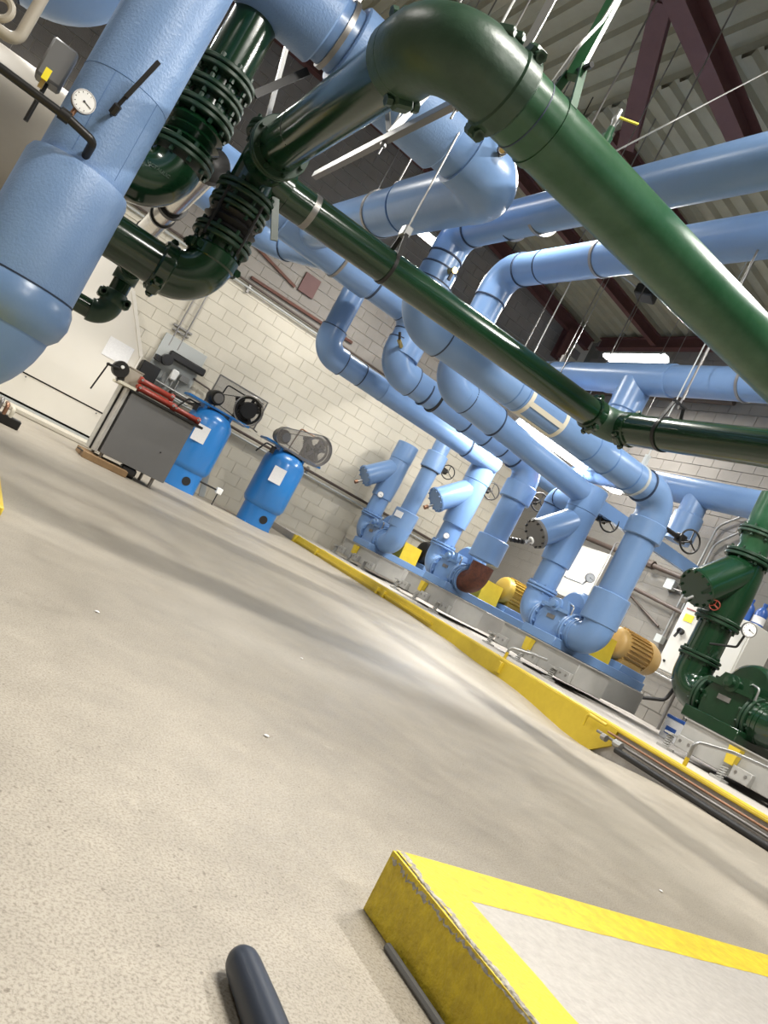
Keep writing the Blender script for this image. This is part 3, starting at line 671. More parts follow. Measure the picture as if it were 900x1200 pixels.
    MB().lathe((0.64, 7.1, 2.07), (0, 1, -0.149), [(0, 0.08), (0, 0.10), (0.06, 0.10), (0.06, 0.06), (0.14, 0.055), (0.14, 0.03)], 24).build('end_fitting', BLACKM, t)
green_system()
# ------------------------------------------------------------------ pump row
def handwheel(t, c, axis, r, name='handwheel', m=BLACKM, stem=0.1):
    c = V(c); a = V(axis).normalized(); u, v = frame_from(a)
    hw = MB().torus(c, a, r, r*0.085, 32, 8).build(name, m, t)
    for k in range(3):
        an = 2*PI*k/3+0.5; MB().cyl(c, c+(u*math.cos(an)+v*math.sin(an))*r, r*0.06, n=8).build('spoke', m, hw)
    MB().cyl(c-a*stem, c+a*0.02, r*0.13, n=12).build('hub', m, hw)
    return hw
def valve_wheel(x, y, z, px, label, m=BLACKM, r=0.145):
    t = thing('valve_handwheel', label, 'valve', (x, y, z), 'handwheel valves behind the risers')
    MB().box((x-0.02, y+0.08, z), (0.12, 0.10, 0.11), bev=0.01).build('gearbox', m, t)
    MB().cyl((x-0.05, y+0.09, z), (px, y+0.09, z), 0.03, n=12).build('stem', m, t)
    handwheel(t, (x, y-0.05, z), (-0.25, -1, 0.1), r, m=m, stem=0.1)
def pump_unit(cy, P, motor, M, rusty=False, green=False, sleeves=True, yelbow=False, where=''):
    cx = 7.0; paint = M; ys = cy+0.58; yr = cy-0.59; zc = 0.80; zs = 1.02; fo = {3: 0.60, 2: 0.70, 1: 0.55, 4: 0.20}[P]; fm = cy+fo-0.73
    g = 'inertia bases of the pumps'
    # ---- inertia base on springs
    t = thing('inertia_base', 'grey inertia base under the '+where, 'pump base', (cx, cy, 0.17), g)
    MB().box((cx+0.0, fm, 0.385), (0.56, 1.46, 0.29), bev=0.008).build('front_frame', GRAY, t)
    MB().box((cx+0.85, cy-0.02, 0.385), (1.18, 0.88, 0.29), bev=0.008).build('frame', GRAY, t)
    MB().box((cx, fm, 0.527), (0.60, 1.50, 0.012)).build('top_lip', GRAY, t)
    for i, dy in enumerate((-0.62, -0.02, 0.60)):
        yy = fm+dy
        MB().box((cx-0.31, yy, 0.30), (0.06, 0.20, 0.12), bev=0.006).build('spring_bracket', GRAY, t)
        for q in (-0.05, 0.05): MB().cyl((cx-0.345, yy+q, 0.31), (cx-0.335, yy+q, 0.31), 0.016, n=6).build('bolt', STEEL, t)
        b = MB(); z0 = 0.17
        b.sweep([V((cx-0.36+0.03*math.cos(a*0.6), yy+0.15+0.03*math.sin(a*0.6), z0+0.02+a*0.0022)) for a in range(56)], 0.007, 6)
        b.build('spring', GRAY, t)
        MB().box((cx-0.36, yy+0.15, 0.182), (0.12, 0.12, 0.025)).build('spring_foot', GRAY, t)
        if i == 1: MB().prism([(0, yy+0.08, 0.50), (0, yy+0.20, 0.50), (0, yy+0.18, 0.34), (0, yy+0.10, 0.34)], (cx-0.36, 0, 0), (cx-0.29, 0, 0)).build('spring_cap', YEL, t)
        else: MB().box((cx-0.35, yy+0.15, 0.325), (0.12, 0.10, 0.02)).build('spring_cap', GRAY, t)
    # ---- pump with its own steel base plate
    nm = 'end_pump'
    t = thing('pump', ('dark green pump at the right edge' if green else 'light blue pump '+where.replace('pump ', '', 1)), 'pump', (cx, cy, 0.52), 'pumps along the yellow kerb')
    MB().box((cx+0.64, cy, 0.595), (1.80, 0.62, 0.12), bev=0.008).build('base_plate', paint, t)
    MB().box((cx+1.30, cy, 0.70), (0.52, 0.52, 0.10), bev=0.008).build('motor_pedestal', paint, t)
    MB().prism([(0, cy-0.22, 0.64), (0, cy+0.22, 0.64), (0, cy+0.25, 0.86), (0, cy+0.13, 1.10), (0, cy-0.13, 1.12), (0, cy-0.25, 0.86)], (cx-0.17, 0, 0), (cx+0.13, 0, 0)).build('casing', paint, t)
    MB().box((cx-0.175, cy+0.02, 0.86), (0.008, 0.14, 0.05)).build('nameplate', STEEL, t)
    MB().bar((cx-0.19, cy-0.25, 0.98), (cx-0.19, cy+0.25, 0.98), 0.03, 0.04).build('split_flange', paint, t)
    # volute
    MB().lathe((cx+0.05, cy, zs+0.03), (1, 0, 0), [(0, 0.14), (0.0, 0.22), (0.03, 0.25), (0.09, 0.27), (0.16, 0.265), (0.19, 0.24), (0.20, 0.14)], 36).build('volute', paint, t)
    MB().lathe((cx+0.23, cy, zs+0.07), (1, 0, 0), [(0, 0.22), (0.03, 0.24), (0.06, 0.24), (0.075, 0.20), (0.11, 0.20), (0.13, 0.16), (0.17, 0.15), (0.20, 0.09)], 32).build('bell_housing', paint, t)
    MB().lathe((cx-0.16, cy, zs-0.0), (-1, 0, 0), [(0, 0.09), (0.05, 0.085), (0.055, 0.05), (0.10, 0.045), (0.105, 0.0)], 28).build('bearing_housing', paint, t)
    MB().bolts((cx-0.17, cy, zs-0.0), (1, 0, 0), 0.07, 6, 0.010, 0.06, ph=0.1).build('bolt_ring', paint, t)['kind'] = 'stuff'
    MB().bar((cx+0.02, cy-0.30, zs), (cx+0.02, cy+0.30, zs), 0.10, 0.05).build('top_flange', paint, t)
    MB().tube([(cx-0.10, cy-0.1, 1.10), (cx-0.14, cy-0.24, 1.08), (cx-0.14, cy-0.26, 0.66)], 0.011, 0.04, 8).build('seal_water_line', CHROME, t)
    # nozzles
    MB().lathe((cx, cy+0.20, zc), (0, 1, 0), [(0, 0.175), (0.12, 0.165), (0.12, 0.15)], 28).build('suction_nozzle', paint, t)
    flange(t, (cx, cy+0.31, zc), (0, 1, 0), 0.225, 0.03, paint, 10)
    MB().lathe((cx, cy-0.18, zc), (0, -1, 0), [(0, 0.17), (0.06, 0.16)], 28).build('discharge_nozzle', paint, t)
    flange(t, (cx, cy-0.24, zc), (0, 1, 0), 0.225, 0.03, paint, 10)
    # elbows up to the strainer and the riser
    MB().sweep([V((cx, cy+0.33, zc))]+arc_pts(V((cx, cy, zc)), V((cx, ys, zc-0.02)), V((cx, ys, 3)), 0.19, 10)+[V((cx, ys, 1.12))], 0.185, 32).build('suction_elbow', paint, t)
    em = RUST if rusty else paint
    MB().sweep([V((cx, cy-0.26, zc))]+arc_pts(V((cx, cy, zc)), V((cx, yr, zc)), V((cx, yr, 3)), 0.17, 10)+[V((cx, yr, 1.12))], 0.195 if not rusty else 0.17, 32).build('discharge_elbow', em, t, label='rust brown bare elbow' if rusty else None)
    for q in (0.32, 0.37): band(t, (cx, cy-q, zc), (0, 1, 0), 0.20, 0.02, PBLUE if not green else GREEN, 'ring')
    # coupling guard, motor
    MB().prism([(cx+0.52, cy-0.17, 0.65), (cx+0.52, cy-0.13, 0.98), (cx+0.52, cy+0.13, 0.98), (cx+0.52, cy+0.17, 0.65)], (0, 0, 0), (0.40, 0, 0)).build('coupling_guard', YEL if not green else GREEN, t)
    mt = MB().lathe((cx+0.98, cy, 0.97), (1, 0, 0), [(0, 0.07), (0.0, 0.17), (0.02, 0.20), (0.05, 0.215), (0.56, 0.215), (0.56, 0.24), (0.68, 0.24), (0.78, 0.21), (0.83, 0.12), (0.83, 0)], 36).build('motor', motor, t)
    for k in range(26):
        a = 2*PI*k/26
        if -2.3 < (a if a < PI else a-2*PI) < -0.9 and False: continue
        MB().bar((cx+1.09, cy+0.217*math.cos(a), 0.97+0.217*math.sin(a)), (cx+1.53, cy+0.217*math.cos(a), 0.97+0.217*math.sin(a)), 0.010, 0.046, V((0, math.cos(a), math.sin(a)))).build('cooling_fin', motor, mt, 0)
    MB().box((cx+1.30, cy+0.22, 1.05), (0.2, 0.12, 0.16), bev=0.01).build('terminal_box', motor, mt)
    MB().box((cx+1.30, cy, 0.775), (0.4, 0.36, 0.07)).build('motor_foot', motor, mt)
    # ---- strainer riser
    t = thing('strainer', ('dark green angled strainer riser at the right with a bolted round cover' if green else 'light blue Y strainer riser '+where.replace('pump ', 'of the pump ', 1)), 'strainer', (cx, ys, 1.1), 'Y strainers standing on the pumps')
    zt = 2.55 if not green else 2.25
    MB().cyl((cx, ys, 1.05), (cx, ys, 1.60), 0.172, n=32).build('spool', paint, t)
    flange(t, (cx, ys, 1.14), (0, 0, 1), 0.215, 0.03, paint, 8)
    MB().lathe((cx, ys, 1.50), (0, 0, 1), [(0, 0.16), (0.02, 0.20), (0.10, 0.205), (0.35, 0.215), (zt-1.5-0.12, 0.205), (zt-1.5, 0.19)], 36).build('body', paint, t)
    c1 = V((cx+0.02, ys, 2.18)); c2 = V((cx-0.50, ys, 1.74)); ax = (c2-c1).normalized()
    MB().cyl(c1, c2, 0.19, n=36).build('basket_leg', paint, t)
    cv = MB().lathe(c2-ax*0.01, ax, [(0, 0.17), (0, 0.205), (0.03, 0.205), (0.035, 0.2), (0.045, 0.2)], 36).build('cover', paint if green else DGRAY if P == 3 else paint, t)
    MB().bolts(c2+ax*0.03, ax, 0.18, 12, 0.014, 0.06).build('bolt_ring', BLACKM if P == 3 else paint, cv)['kind'] = 'stuff'
    dv = c2+ax*0.05+V((0, -0.02, -0.08))
    b = MB(); b.cyl(dv, dv+ax*0.12, 0.018, n=10); b.cyl(dv+ax*0.10, dv+ax*0.13, 0.03, n=8); b.build('drain_nipple', CHROME, t)
    if P == 3:
        b = MB(); b.cyl(dv+ax*0.1, dv+V((-0.32, 0.03, -0.13)), 0.02, n=8)
        for k in range(4): b.cyl(dv+V((-0.12-0.055*k, 0, -0.08-0.016*k)), dv+V((-0.15-0.055*k, 0, -0.09-0.016*k)), 0.032, n=8)
        b.build('drain_pipe', BLACKM, t)
        MB().torus(dv+ax*0.02, ax, 0.035, 0.016).build('drain_collar', DIAL, t)
    elif green:
        hw = handwheel(t, V((cx-0.42, ys-0.20, 1.64)), (-1, -0.3, 0), 0.05, m=REDP, stem=0.12)
    else:
        MB().cyl(dv+ax*0.10, dv+ax*0.16, 0.035, n=12).build('drain_cap', COPPER, t)
    if not green: sleeve(t, (cx, ys, 2.30), (cx, ys, 2.66), 0.215, paint)
    if green:
        flange(t, (cx, ys, 2.29), (0, 0, 1), 0.24, 0.035, GREEN, 8)
        MB().lathe((cx, ys, 2.30), (0, 0, 1), [(0, 0.16), (0.12, 0.15), (0.16, 0.17), (0.45, 0.18), (0.7, 0.18), (0.72, 0.1)], 32).build('check_valve', GREEND, t)
        flange(t, (cx, ys, 2.56), (0, 0, 1), 0.22, 0.03, GREENR, 8)
        flange(t, (cx, ys, 1.56), (0, 0, 1), 0.23, 0.035, GREEN, 8)
        for a in (0.4, 1.6, 2.9, 4.2, 5.3): MB().cyl((cx+0.165*math.cos(a), ys+0.165*math.sin(a), 1.16), (cx+0.165*math.cos(a), ys+0.165*math.sin(a), 1.54), 0.012, n=8).build('tie_rod', GREEN, t)
# y-centres: 7.15, 9.7, 12.25 (blue) and 4.6 (green)
pump_unit(7.16, 3, TANM, PBLUE, where='pump with the tan ribbed motor, nearest of the blue pumps')
pump_unit(9.68, 2, GOLDM, PBLUE, rusty=True, where='pump with the rusty elbow and gold motor')
pump_unit(12.28, 1, BLACK, PBLUE, where='pump standing next to the cream wall, farthest away')
pump_unit(4.58, 4, GREEN, GREEN, green=True, where='dark green pump at the right edge')
for o in list(bpy.data.objects):
    if o.get('label', '').startswith('light blue pump with the tan'): o['label'] = 'light blue pump with the tan ribbed motor and round end elbow'
    elif o.get('label', '').startswith('light blue pump with the rusty'): o['label'] = 'light blue pump with the rust brown elbow and gold motor'
    elif o.get('label', '').startswith('light blue pump standing'): o['label'] = 'small looking light blue pump with black motor next to the cream wall'
    elif o.get('label', '').startswith('light blue Y strainer riser of the pump with the tan'): o['label'] = 'large light blue Y strainer with a dark bolted cover and chained drain'
    elif o.get('label', '').startswith('light blue Y strainer riser of the pump with the rusty'): o['label'] = 'light blue Y strainer above the pump with the gold motor'
    elif o.get('label', '').startswith('light blue Y strainer riser of the pump standing'): o['label'] = 'light blue Y strainer nearest the cream block wall'
# riser of the farthest pump
def far_riser():
    t = thing('riser_pipe', 'pale blue upright pipe with a white tag on its lower sleeve, near the cream wall', 'pipe', (7, 11.73, 1.1))
    MB().cyl((7, 11.73, 1.05), (7, 11.73, 2.75), 0.155, n=32).build('pipe', BLUE, t)
    sleeve(t, (7, 11.73, 1.45), (7, 11.73, 1.10), 0.225, BLUE); sleeve(t, (7, 11.73, 2.62), (7, 11.73, 2.30), 0.20, BLUE)
    band(t, (7, 11.73, 2.29), (0, 0, 1), 0.17, 0.02)
    MB().box((6.795, 11.63, 1.33), (0.012, 0.16, 0.11), Matrix.Rotation(0.45, 4, 'Z')).build('tag', PAPER, t)
    pipe_run(t, [(7, 11.73, 2.7), (7, 11.73, 3.3), (9.9, 11.73, 3.3)], 0.155, 0.24, BLUE)
far_riser()
valve_wheel(7.52, 6.42, 2.43, 7.15, 'black handwheel nearest the viewer, beside the sleeve of the taped riser')
valve_wheel(7.52, 7.78, 2.40, 7.2, 'black handwheel just right of the large strainer')
valve_wheel(7.50, 9.26, 2.39, 7.15, 'black handwheel right of the riser with the rusty elbow')
valve_wheel(7.50, 10.52, 2.35, 7.1, 'black handwheel between the middle strainer and the pale riser')
valve_wheel(7.50, 12.00, 2.47, 7.1, 'black handwheel beside the riser nearest the cream wall', r=0.13)
def small_pump_items():
    gauge((6.86, 10.10, 1.30), (-0.6, -1, 0), 0.05, 'small white dial gauge low on the middle strainer', None, 'gauges at the pumps')
    gauge((6.86, 12.68, 1.55), (-0.6, -1, 0), 0.06, 'white dial gauge on the strainer nearest the cream wall', None, 'gauges at the pumps')
    t = gauge((7.30, 7.35, 1.55), (-0.6, -1, 0), 0.065, 'white dial gauge between the large strainer and the control box', None, 'gauges at the pumps')
    MB().tube([(7.30, 7.38, 1.50), (7.28, 7.4, 1.44), (7.12, 7.6, 1.42)], 0.012, 0.02, 8).build('siphon', CHROME, t)
    t = gauge((7.62, 7.0, 1.58), (-0.6, -1, 0), 0.075, 'white dial gauge left of the nearest thick riser', None, 'gauges at the pumps')
    MB().tube([(7.62, 7.03, 1.5), (7.62, 7.05, 1.42), (7.17, 6.66, 1.40)], 0.012, 0.02, 8).build('siphon', CHROME, t)
    t = gauge((6.80, 4.66, 1.56), (-0.6, -1, 0), 0.075, 'grey dial gauge in front of the beige cabinet', None, 'gauges at the pumps')
    MB().tube([(6.80, 4.68, 1.49), (6.80, 4.70, 1.36), (6.86, 5.02, 1.30)], 0.012, 0.03, 8).build('siphon', BLACKM, t)
    t = thing('relief_valve', 'small orange red valve above the middle blue pipes', 'valve', (7.4, 8.7, 2.75))
    b = MB(); b.lathe((7.35, 8.7, 2.64), (0, 0, 1), [(0, 0.06), (0.05, 0.075), (0.09, 0.05), (0.16, 0.045), (0.17, 0.0)], 16); b.build('body', ORANGE, t)
    MB().cyl((7.23, 8.7, 2.73), (7.47, 8.7, 2.73), 0.03, n=12).build('cross_body', ORANGE, t)
    t = thing('check_valve_pipe', 'curved blue elbow pipe left of the large strainer top', 'pipe', (7.3, 8.4, 2.5))
    pipe_run(t, [(7.05, 7.8, 2.45), (7.32, 8.65, 2.50), (7.36, 8.72, 1.9)], 0.16, 0.16, BLUE)
small_pump_items()
# ------------------------------------------------------------------ kerb
def kerb():
    t = thing('yellow_kerb', 'long yellow steel kerb along the pump row with ribs and brackets', 'kerb', (5.5, 7, 0))
    y0, y1 = 4.45, 12.15
    MB().box((5.56, (-2+y1)/2, 0.162), (0.12, y1+2, 0.022), bev=0.004).build('top_channel', YEL, t)
    MB().box((5.655, (-2+y1)/2, 0.125), (0.07, y1+2, 0.02), bev=0.004).build('back_rail', YEL, t)
    MB().cyl((5.515, -2, 0.176), (5.515, y1, 0.176), 0.012, n=8).build('ridge', YEL, t)
    MB().cyl((5.60, -2, 0.178), (5.60, y1-0.9, 0.178), 0.013, n=8).build('ridge', YEL, t)
    # front plate following the floor
    b = MB(); bm = b.bm; ys = [y0+(y1-y0)*i/40 for i in range(41)]
    pr = []
    for y in ys:
        zb = floor_z(5.5, y)-0.01
        if y < y0+0.15: zb = 0.02
        pr.append([(5.500, y, zb), (5.500, y, 0.155), (5.525, y, 0.155), (5.525, y, zb)])
    b.rings(pr); b.build('front_plate', YEL, t, 25)
    MB().box((5.49, (7.2+y1-0.2)/2+0.2, 0.10), (0.03, y1-7.6, 0.025)).build('lower_lip', YEL, t)
    for y in (8.75, 8.95, 6.1, 11.15): MB().box((5.485, y, 0.09), (0.05, 0.05, 0.12), bev=0.005).build('bracket', YEL, t)
    MB().box((5.5, y1-0.02, 0.10), (0.10, 0.08, 0.16)).build('end_cap', YEL, t)
    # pipes lying in front where the plate ends
    g = 'pipes along the foot of the kerb'
    tag(MB().tube([(5.40, 4.3, 0.025), (5.40, -2, 0.025)], 0.026, n=12).build('hose', BLACK), 'black hose on the floor along the right foot of the yellow kerb', 'hose', g)
    tag(MB().tube([(5.46, 4.5, 0.115), (5.46, -2, 0.115)], 0.010, n=10).build('copper_pipe', COPPER), 'thin copper pipe below the yellow kerb at right', 'pipe', g)
    tag(MB().tube([(5.455, 4.6, 0.075), (5.455, -2, 0.075)], 0.013, n=10).build('steel_pipe', STEEL), 'thin grey steel pipe under the copper one at right', 'pipe', g)
    t = thing('elbow_union', 'small metal union with a yellow bent pipe where the kerb plate ends', 'pipe fitting', (5.45, 4.45, 0.1))
    MB().tube([(5.43, 4.75, 0.05), (5.43, 4.75, 0.16), (5.43, 4.52, 0.155)], 0.014, 0.03, 8).build('bent_pipe', YEL, t)
    MB().cyl((5.42, 4.28, 0.07), (5.42, 4.36, 0.07), 0.032, n=8).build('union', CHROME, t)
    MB().cyl((5.42, 4.45, 0.06), (5.42, 4.50, 0.06), 0.03, n=8).build('union', STEEL, t)
    # hoops
    for (y, lab, yy) in ((3.72, 'steel hoop handle with a yellow foot at the green pump base', 0.62), (6.12, 'low yellow footed hoop at the base of the tan motor pump', 0.55)):
        t = thing('guard_hoop', lab, 'hoop', (5.6, y, 0.17), 'hoops over the kerb')
        x = 5.62
        MB().tube([(x, y+0.12, 0.17), (x, y+0.12, 0.26)], 0.018, n=10).build('foot', YEL, t)
        MB().tube([(x, y+0.12, 0.25), (x, y+0.12, 0.40 if y < 5 else 0.32), (x+(0.35 if y < 5 else 0.2), y+0.02, 0.46 if y < 5 else 0.36), ((x+0.9, y-0.35, 0.50) if y < 5 else (x+0.4, y-0.04, 0.38))], 0.015, 0.06, 10).build('hoop', CHROME, t)
    # near-left kerb piece
    t = thing('yellow_kerb', 'short yellow kerb end with pipe clamps at the far left edge', 'kerb', (0, 8, 0))
    MB().box((-0.55, 8.0, 0.17), (1.72, 0.10, 0.05)).build('top_channel', YEL, t); MB().box((-0.55, 7.97, 0.08), (1.72, 0.03, 0.15)).build('front_plate', YEL, t)
    MB().cyl((-1.4, 7.93, 0.10), (0.34, 7.93, 0.10), 0.022, n=10).build('rail', YEL, t)
    t = thing('manifold', 'cluster of short pipe ends at the left edge beside the yellow kerb', 'pipe fitting', (0.45, 8, 0))
    for k in range(3): MB().tube([(0.34+0.06*k, 7.9, 0.05), (0.34+0.06*k, 7.9, 0.20-0.02*k), (0.34+0.06*k, 8.2, 0.20-0.02*k)], 0.02, 0.03, 10).build('pipe_end', (STEEL, COPPER, CREAM)[k], t)
    MB().box((0.42, 7.95, 0.045), (0.3, 0.14, 0.09), bev=0.01).build('bracket', BLACKM, t)
kerb()
# ------------------------------------------------------------------ foreground pad, rod, leaf
def foreground():
    t = thing('concrete_pad', 'low concrete pad with yellow painted edges at the bottom right', 'pad', (2, 0.2, 0))
    x0, y0, x1, y1, H = 0.905, 1.035, 4.2, -2.0, 0.112
    b = MB(); bm = b.bm
    # slab with a chipped top-left edge
    n = 60; rn = random.Random(5)
    b.box(((x0+x1)/2+0.004, (y0+y1)/2-0.004, H/2), (x1-x0-0.012, y0-y1-0.012, H+0.0015)); b.build('slab', PADM, t)
    # painted skins: side face, top stripes
    b = MB(); b.box((x0+0.01, (y0+y1)/2, H/2), (0.02, y0-y1, H-0.002)); b.build('painted_side', PADY, t)
    b = MB(); b.box(((x0+x1)/2+0.01, y0-0.01, H/2), (x1-x0-0.02, 0.02, H-0.003)); b.build('painted_side', PADY, t)
    w = 0.098
    b = MB(); bm = b.bm
    def strip(p0, p1, q0, q1, n, amp):
        """ribbon from edge p to edge q with a slightly wavering inner edge"""
        A, B = [], []
        for i in range(n+1):
            f = i/n; a = V(p0).lerp(V(p1), f); c = V(q0).lerp(V(q1), f); d = (c-a).normalized()
            A.append(bm.verts.new(a)); B.append(bm.verts.new(c+d*rn.uniform(-amp, amp)))
        for i in range(n): bm.faces.new((A[i], A[i+1], B[i+1], B[i]))
    z = H+0.0013
    strip((x0+0.006, y0, z), (x1, y0, z), (x0+w*0.9, y0-w*1.15, z), (x1, y0-w*1.15, z), 90, 0.0016)
    strip((x0+0.006, y0, z+0.0004), (x0+0.006, y1, z+0.0004), (x0+w, y0-w, z+0.0004), (x0+w, y1, z+0.0004), 90, 0.0016)
    b.build('painted_stripe', PADY, t, 0)
    b = MB(); bm = b.bm; rows = []
    for i in range(150):
        y = y0-0.003-i*0.005; big = max(0.0, 1-i/95)
        k = 0.004+big*(0.013+0.008*math.sin(i*0.23)+rn.uniform(-0.005, 0.005)); lo = 0.004+big*(0.009+rn.uniform(-0.005, 0.010))
        rows.append([bm.verts.new(p) for p in ((x0-0.0012, y, H-lo), (x0-0.0004+0.2*k*rn.random(), y, H-lo*0.4), (x0+k*0.4, y, H+0.0022-0.0015*rn.random()), (x0+k, y, H+0.0030))])
    for a_, c_ in zip(rows, rows[1:]):
        for q in range(3): bm.faces.new((a_[q], a_[q+1], c_[q+1], c_[q]))
    b.build('chipped_edge', CHIP, t, 0)
    tag(MB().tube([(0.893, 0.93, 0.006), (0.893, -1.5, 0.006)], 0.007, n=8).build('sealant_bead', DGRAY), 'dark grey bead on the floor along the foot of the yellow pad', 'bead')
    # dark rod with a rounded end lying on the floor
    t = thing('rubber_handle', 'dark blue-grey handle with a rounded tip on the floor, bottom centre left', 'handle', (0.565, 0.8, 0))
    a = V((0.570, 0.825, 0.024)); c = V((0.553, 0.30, 0.024)); d = (c-a).normalized()
    MB().lathe(a, d, [(0, 0.0), (0.003, 0.009), (0.009, 0.016), (0.018, 0.0205), (0.03, 0.022), (0.1, 0.0235), (0.5, 0.0238), (0.5, 0)], 32).build('grip', DARKSTEEL, t)
    MB().lathe(a+d*0.16, d, [(0, 0.02), (0, 0.0245), (0.05, 0.0245), (0.05, 0.02)], 24).build('collar', BLACK, t)
    b = MB(); l = on = V((1.354, 1.278, 0.002))
    pts = [(-0.024, 0, 0), (-0.010, 0.0035, 0.001), (0.008, 0.004, 0.0015), (0.024, 0, 0.0), (0.008, -0.004, 0.001), (-0.010, -0.0035, 0.0005)]
    M = Matrix.Rotation(-0.1, 3, 'Z'); b.prism([l+M @ V(p) for p in pts], (0, 0, 0), (0, 0, 0.0008))
    tag(b.build('leaf', LEAF), 'tiny green yellow leaf sliver lying on the bare floor', 'leaf')
    # small floor debris
    for i, (x, y) in enumerate(((2.45, 1.55), (0.98, 1.75), (0.60, 2.35), (1.6, 2.9))):
        tag(MB().sphere((x, y, 0.003), 0.006, 1.4, 1, 0.5, 8).build('grit', PAPER), ('pale speck of grit far right of the open floor', 'pale speck of grit above the yellow pad corner', 'pale speck of grit at mid floor left of centre', 'pale speck of grit farthest from the pad')[i], 'grit', 'specks of grit on the floor')
foreground()
# ------------------------------------------------------------------ compressors
def compressor(cx, cy, which):
    t = thing('air_compressor', ('bright blue tank air compressor with bare black flywheel, behind the cart' if which == 1 else 'bright blue tank air compressor with enclosed belt guard, right of the other'), 'compressor', (cx, cy, 0), 'air compressors by the cream wall')
    MB().lathe((cx, cy, 0.24), (0, 0, 1), [(0, 0.12), (0.03, 0.24), (0.10, 0.33), (0.17, 0.362), (0.9, 0.362), (0.97, 0.335), (1.05, 0.27), (1.10, 0.15), (1.115, 0.0)], 44).build('tank', CBLUE, t)
    sk = MB().lathe((cx, cy, 0.0), (0, 0, 1), [(0, 0.30), (0.36, 0.30), (0.36, 0.28), (0, 0.28)], 40).build('skirt', CBLUE, t)
    MB().lathe((cx+0.02, cy-0.297, 0.16), (0.05, -1, 0), [(0, 0.07), (0.008, 0.07)], 20).build('access_hole', BLACK, sk)
    for dx in (-0.2, 0.2): MB().box((cx+dx, cy-0.16, 0.012), (0.08, 0.12, 0.024)).build('foot', CBLUE, sk)
    u = V((-0.28, -1, 0)).normalized()
    MB().box(V((cx-0.05, cy, 0.91))+u*0.366, (0.22, 0.006, 0.27), Matrix.Rotation(-0.12, 4, 'Z')).build('notice', PAPER, t)
    MB().box((cx, cy, 1.37), (1.08, 0.36, 0.035), bev=0.006).build('top_plate', CBLUE, t)
    for dx in (-0.22, 0.22): MB().box((cx+dx, cy, 1.30), (0.05, 0.30, 0.14)).build('saddle', CBLUE, t)
    # motor
    mx = cx-(0.12 if which == 1 else 0.27); my = cy+0.02
    m = MB().lathe((mx, my-0.17, 1.53), (0, 1, 0), [(0, 0.05), (0, 0.10), (0.03, 0.12), (0.28, 0.12), (0.32, 0.09), (0.33, 0)], 24).build('motor', BLACKM, t)
    MB().lathe((mx, my-0.20, 1.53), (0, -1, 0), [(0, 0.03), (0, 0.075), (0.012, 0.078), (0.018, 0.06), (0.022, 0.06), (0.03, 0.078), (0.04, 0.075), (0.04, 0.02)], 24).build('pulley', STEEL, m)
    # pump block with finned cylinders
    px = cx+(0.40 if which == 1 else 0.32)
    MB().box((px, cy+0.06, 1.48), (0.22, 0.26, 0.18), bev=0.02).build('crankcase', BLACKM, t)
    for s in (-1, 1):
        d = V((s*0.55, 0.0, 1)).normalized(); o = V((px+s*0.05, cy+0.06, 1.55)); b = MB()
        prof = []
        for k in range(7): prof += [(0.022*k, 0.085), (0.022*k+0.010, 0.085), (0.022*k+0.010, 0.065), (0.022*k+0.022, 0.065)]
        b.lathe(o, d, prof+[(0.17, 0.08), (0.22, 0.08), (0.23, 0.03)], 20); b.build('cylinder', BLACKM, t)
    MB().lathe((px+0.14, cy+0.1, 1.80), (1, 0, 0), [(0, 0.045), (0.1, 0.05), (0.11, 0.02)], 16).build('air_filter', BLACK, t)
    # flywheel
    fy = cy-0.14; fw = MB().torus((px, fy, 1.60), (0, 1, 0), 0.205, 0.022, 36, 8).build('flywheel', STEEL if which == 2 else BLACKM, t)
    for k in range(5):
        a = 2*PI*k/5+0.3; MB().bar((px, fy, 1.60), (px+0.2*math.cos(a), fy, 1.60+0.2*math.sin(a)), 0.05, 0.02, V((0, 1, 0))).build('spoke', STEEL if which == 2 else BLACKM, fw)
    MB().cyl((px, fy-0.04, 1.60), (px, fy+0.12, 1.60), 0.045, n=16).build('hub', BLACKM, fw)
    b = MB(); q = mx; 
    for sgn in (-1, 1): b.cyl((mx, fy-0.0, 1.53+sgn*0.075), (px, fy, 1.60+sgn*0.21), 0.008, n=6)
    b.build('belt', BLACK, t)['kind'] = 'stuff'
    if which == 2:
        # capsule guard: rim and a see-through perforated face
        def cap(y, r1, r2):
            out = []
            for k in range(17):
                a = PI/2+PI*k/16; out.append(V((mx+r1*math.cos(a), y, 1.53+r1*math.sin(a))))
            for k in range(17):
                a = -PI/2+PI*k/16; out.append(V((px+r2*math.cos(a), y, 1.60+r2*math.sin(a))))
            return out
        g = MB(); g.rings([cap(fy+0.05, 0.17, 0.275), cap(fy-0.08, 0.17, 0.275), cap(fy-0.08, 0.155, 0.26), cap(fy+0.05, 0.155, 0.26)], loop=True); gg = g.build('belt_guard', STEEL, t)
        b = MB(); f = cap(fy-0.075, 0.158, 0.262); b.prism(f, (0, 0, 0), (0, 0.003, 0)); b.build('guard_mesh', PERF, gg, 0)
    else:
        fan = MB().torus((px, fy-0.03, 1.60), (0, 1, 0), 0.24, 0.012, 32, 6).build('fan_shroud', STEEL, t)
        MB().lathe((px, fy-0.05, 1.60), (0, 1, 0), [(0, 0.03), (0, 0.13), (0.05, 0.14), (0.05, 0.05)], 28).build('fan_hub', BLACK, t)
        g = MB(); x0, x1, z0, z1, y = cx-0.12, cx+0.80, 1.42, 1.93, cy+0.40
        for p, q in (((x0, z0), (x1, z0)), ((x1, z0), (x1, z1)), ((x1, z1), (x0, z1)), ((x0, z1), (x0, z0))): g.bar((p[0], y, p[1]), (q[0], y, q[1]), 0.02, 0.02, V((0, 1, 0)))
